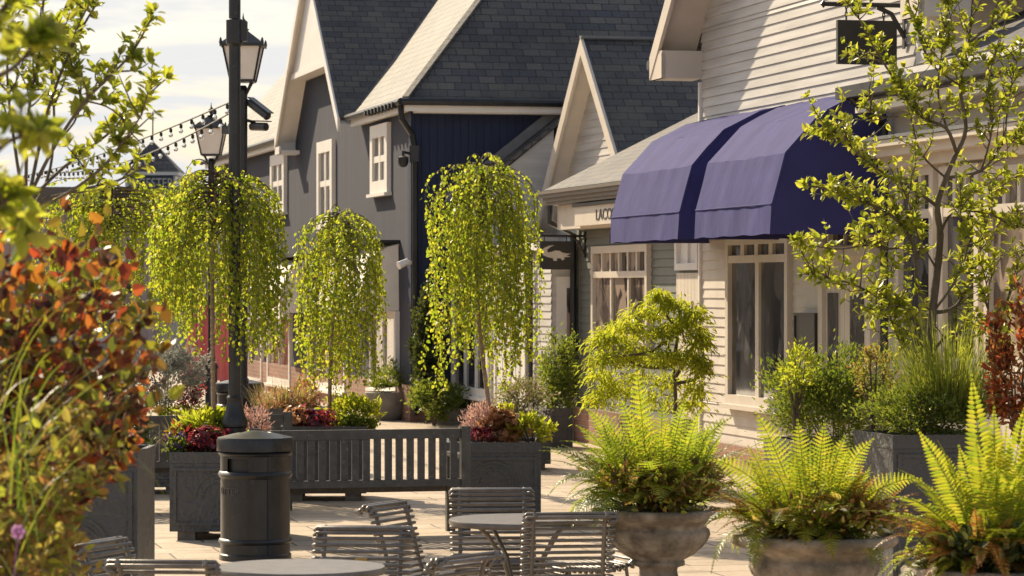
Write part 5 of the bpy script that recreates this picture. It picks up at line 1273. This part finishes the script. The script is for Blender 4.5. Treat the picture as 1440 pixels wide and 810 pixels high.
shrub('silver_shrub', 'pale silver blossom shrub behind the left square planter', 'shrub', 232, 530, 56, 44, 29.9, 3800, .04, .022, 'lf_silver', 97, zbase=Z7, clumps=46, spread=.2)
shrub('dark_shrub', 'dark purple shrub beside the silver blossom at the left', 'shrub', 265, 560, 20, 20, 30.0, 600, .04, .02, 'lf_burg', 98, zbase=Z7, clumps=18)
shrub('ground_cover', 'bright lime ground cover behind the far bench', 'plant', 262, 585, 46, 14, 29.75, 900, .045, .02, 'lf_lime', 99, zbase=Z7, clumps=30, dy=.25)
shrub('heuchera', 'peach leaved heuchera at the left of the middle planter', 'plant', 418, 590, 16, 16, 28.85, 460, .055, .05, 'lf_orange', 100, zbase=Z7, round_=True, dy=.15, clumps=14)
shrub('heuchera', 'red leaved heuchera in front of the middle birch trunk', 'plant', 448, 590, 26, 16, 28.8, 620, .05, .045, 'lf_burg', 101, zbase=Z7, round_=True, dy=.12, clumps=18)
shrub('green_bedding', 'bushy yellow green foliage right of the middle birch trunk', 'plant', 496, 582, 34, 24, 29.1, 1300, .065, .022, 'lf_lime', 102, zbase=Z7, dy=.25, clumps=36)
shrub('green_bedding', 'leafy green bedding at the right edge of the middle planter', 'plant', 505, 592, 24, 16, 28.85, 500, .05, .025, 'lf_green', 103, zbase=Z7, dy=.12, clumps=18)
grass('ornamental_grass', 'amber and green grasses in the planter beyond the middle birch', 'grass', 402, 580, 33.3, 460, .36, .008, .34, .5, .8, 'lf_straw', 104, dy=.8)
shrub('amber_bedding', 'amber foliage in the planter beyond the middle birch', 'plant', 404, 568, 44, 16, 33.3, 900, .045, .025, 'lf_orange', 105, zbase=Z7, clumps=30, dy=.3)
shrub('bronze_shrub', 'wispy bronze shrub rising beyond the middle birch trunk', 'shrub', 432, 553, 18, 26, 33.5, 500, .04, .014, 'lf_red', 106, zbase=Z7, clumps=22, up=.8)
shrub('pink_plumes', 'pink feathery plumes at the bench end planter', 'plant', 672, 592, 22, 22, 26.1, 900, .04, .011, 'lf_pink', 107, zbase=Z7, dy=.2, up=1.0, clumps=26)
shrub('heuchera', 'large amber heuchera at the front of the bench end planter', 'plant', 707, 602, 32, 22, 25.95, 900, .06, .055, 'lf_orange', 108, zbase=Z7, round_=True, dy=.16, clumps=26)
shrub('hosta', 'yellow green leaves at the right of the bench end planter', 'plant', 748, 603, 26, 16, 26.0, 420, .07, .03, 'lf_lime', 109, zbase=Z7, dy=.18, clumps=14)
shrub('dark_bedding', 'dark purple bedding at the left of the bench end planter', 'plant', 676, 614, 20, 10, 25.9, 380, .04, .022, 'lf_burg', 110, zbase=Z7, dy=.1, clumps=12)
shrub('lime_bedding', 'small lime clump at the base of the leaning birch trunk', 'plant', 708, 582, 18, 10, 26.2, 260, .05, .025, 'lf_lime', 111, zbase=Z7, dy=.12, clumps=10)
shrub('bronze_shrub', 'dark planting on top of the tall left planter', 'shrub', 150, 600, 50, 42, 18.95, 1500, .05, .03, 'lf_dark', 112, zbase=.93, clumps=36)
shrub('dark_bedding', 'dark bedding beneath the apple tree beside the tall left planter', 'plant', 60, 600, 70, 60, 15.5, 1200, .05, .03, 'lf_dark', 113, zbase=.5, clumps=36)

# ================= camera, sky, sun
cam = bpy.data.cameras.new('camera'); co = bpy.data.objects.new('camera', cam); COL.objects.link(co); sc.camera = co
co.location = (0, 0, EYE); co.rotation_euler = (PI / 2, 0, 0); cam.sensor_width = 36; cam.lens = 36 * FPX / 1440; cam.clip_end = 3000; cam.clip_start = .1
cam.dof.use_dof = True; cam.dof.focus_distance = 22.5; cam.dof.aperture_fstop = 8
SE, SA = math.radians(34.5), math.radians(56)
sd = V((-math.cos(SE) * math.cos(SA), math.cos(SE) * math.sin(SA), math.sin(SE)))
sl_ = bpy.data.lights.new('sun', 'SUN'); so = bpy.data.objects.new('sun', sl_); COL.objects.link(so)
sl_.energy = 5.0; sl_.angle = math.radians(.55); sl_.color = (1, .84, .60); so.rotation_euler = (-sd).to_track_quat('-Z', 'Y').to_euler()
w = bpy.data.worlds.new('World'); sc.world = w; w.use_nodes = True; nt = w.node_tree; bgn = nt.nodes['Background']
sky = N(nt, 'ShaderNodeTexSky', sky_type='NISHITA'); sky.sun_disc = False; sky.sun_elevation = SE; sky.sun_rotation = math.atan2(sd.x, sd.y); sky.air_density = 1.2; sky.dust_density = 2.5
tc = N(nt, 'ShaderNodeTexCoord'); mpn = N(nt, 'ShaderNodeMapping'); mpn.inputs['Scale'].default_value = (3.2, 3.2, 22); nt.links.new(tc.outputs['Generated'], mpn.inputs[0])
cn = N(nt, 'ShaderNodeTexNoise'); cn.inputs['Scale'].default_value = 2.6; cn.inputs['Detail'].default_value = 7; cn.inputs['Roughness'].default_value = .55; cn.inputs['Distortion'].default_value = .5; nt.links.new(mpn.outputs[0], cn.inputs['Vector'])
cf = ramp(nt, cn.outputs['Fac'], [(.36, .2), (.56, 1)])
sz = N(nt, 'ShaderNodeSeparateXYZ'); nt.links.new(tc.outputs['Generated'], sz.inputs[0])
mr = N(nt, 'ShaderNodeMapRange'); mr.inputs[1].default_value = .05; mr.inputs[2].default_value = .5; mr.inputs[3].default_value = 1; mr.inputs[4].default_value = .3; nt.links.new(sz.outputs[2], mr.inputs[0])
ml = N(nt, 'ShaderNodeMath', operation='MULTIPLY'); nt.links.new(cf, ml.inputs[0]); nt.links.new(mr.outputs[0], ml.inputs[1]); cf = ml.outputs[0]
c = mix(nt, cf, sky.outputs[0], (6.3, 6.35, 6.4)); nt.links.new(c, bgn.inputs[0]); bgn.inputs[1].default_value = .085
sc.view_settings.view_transform = 'Standard'; sc.view_settings.look = 'None'; sc.view_settings.exposure = 0.66; sc.view_settings.gamma = 1
sc.render.resolution_x = 1024; sc.render.resolution_y = 576
sc.render.engine = 'CYCLES'; sc.cycles.max_bounces = 8; sc.cycles.transparent_max_bounces = 8
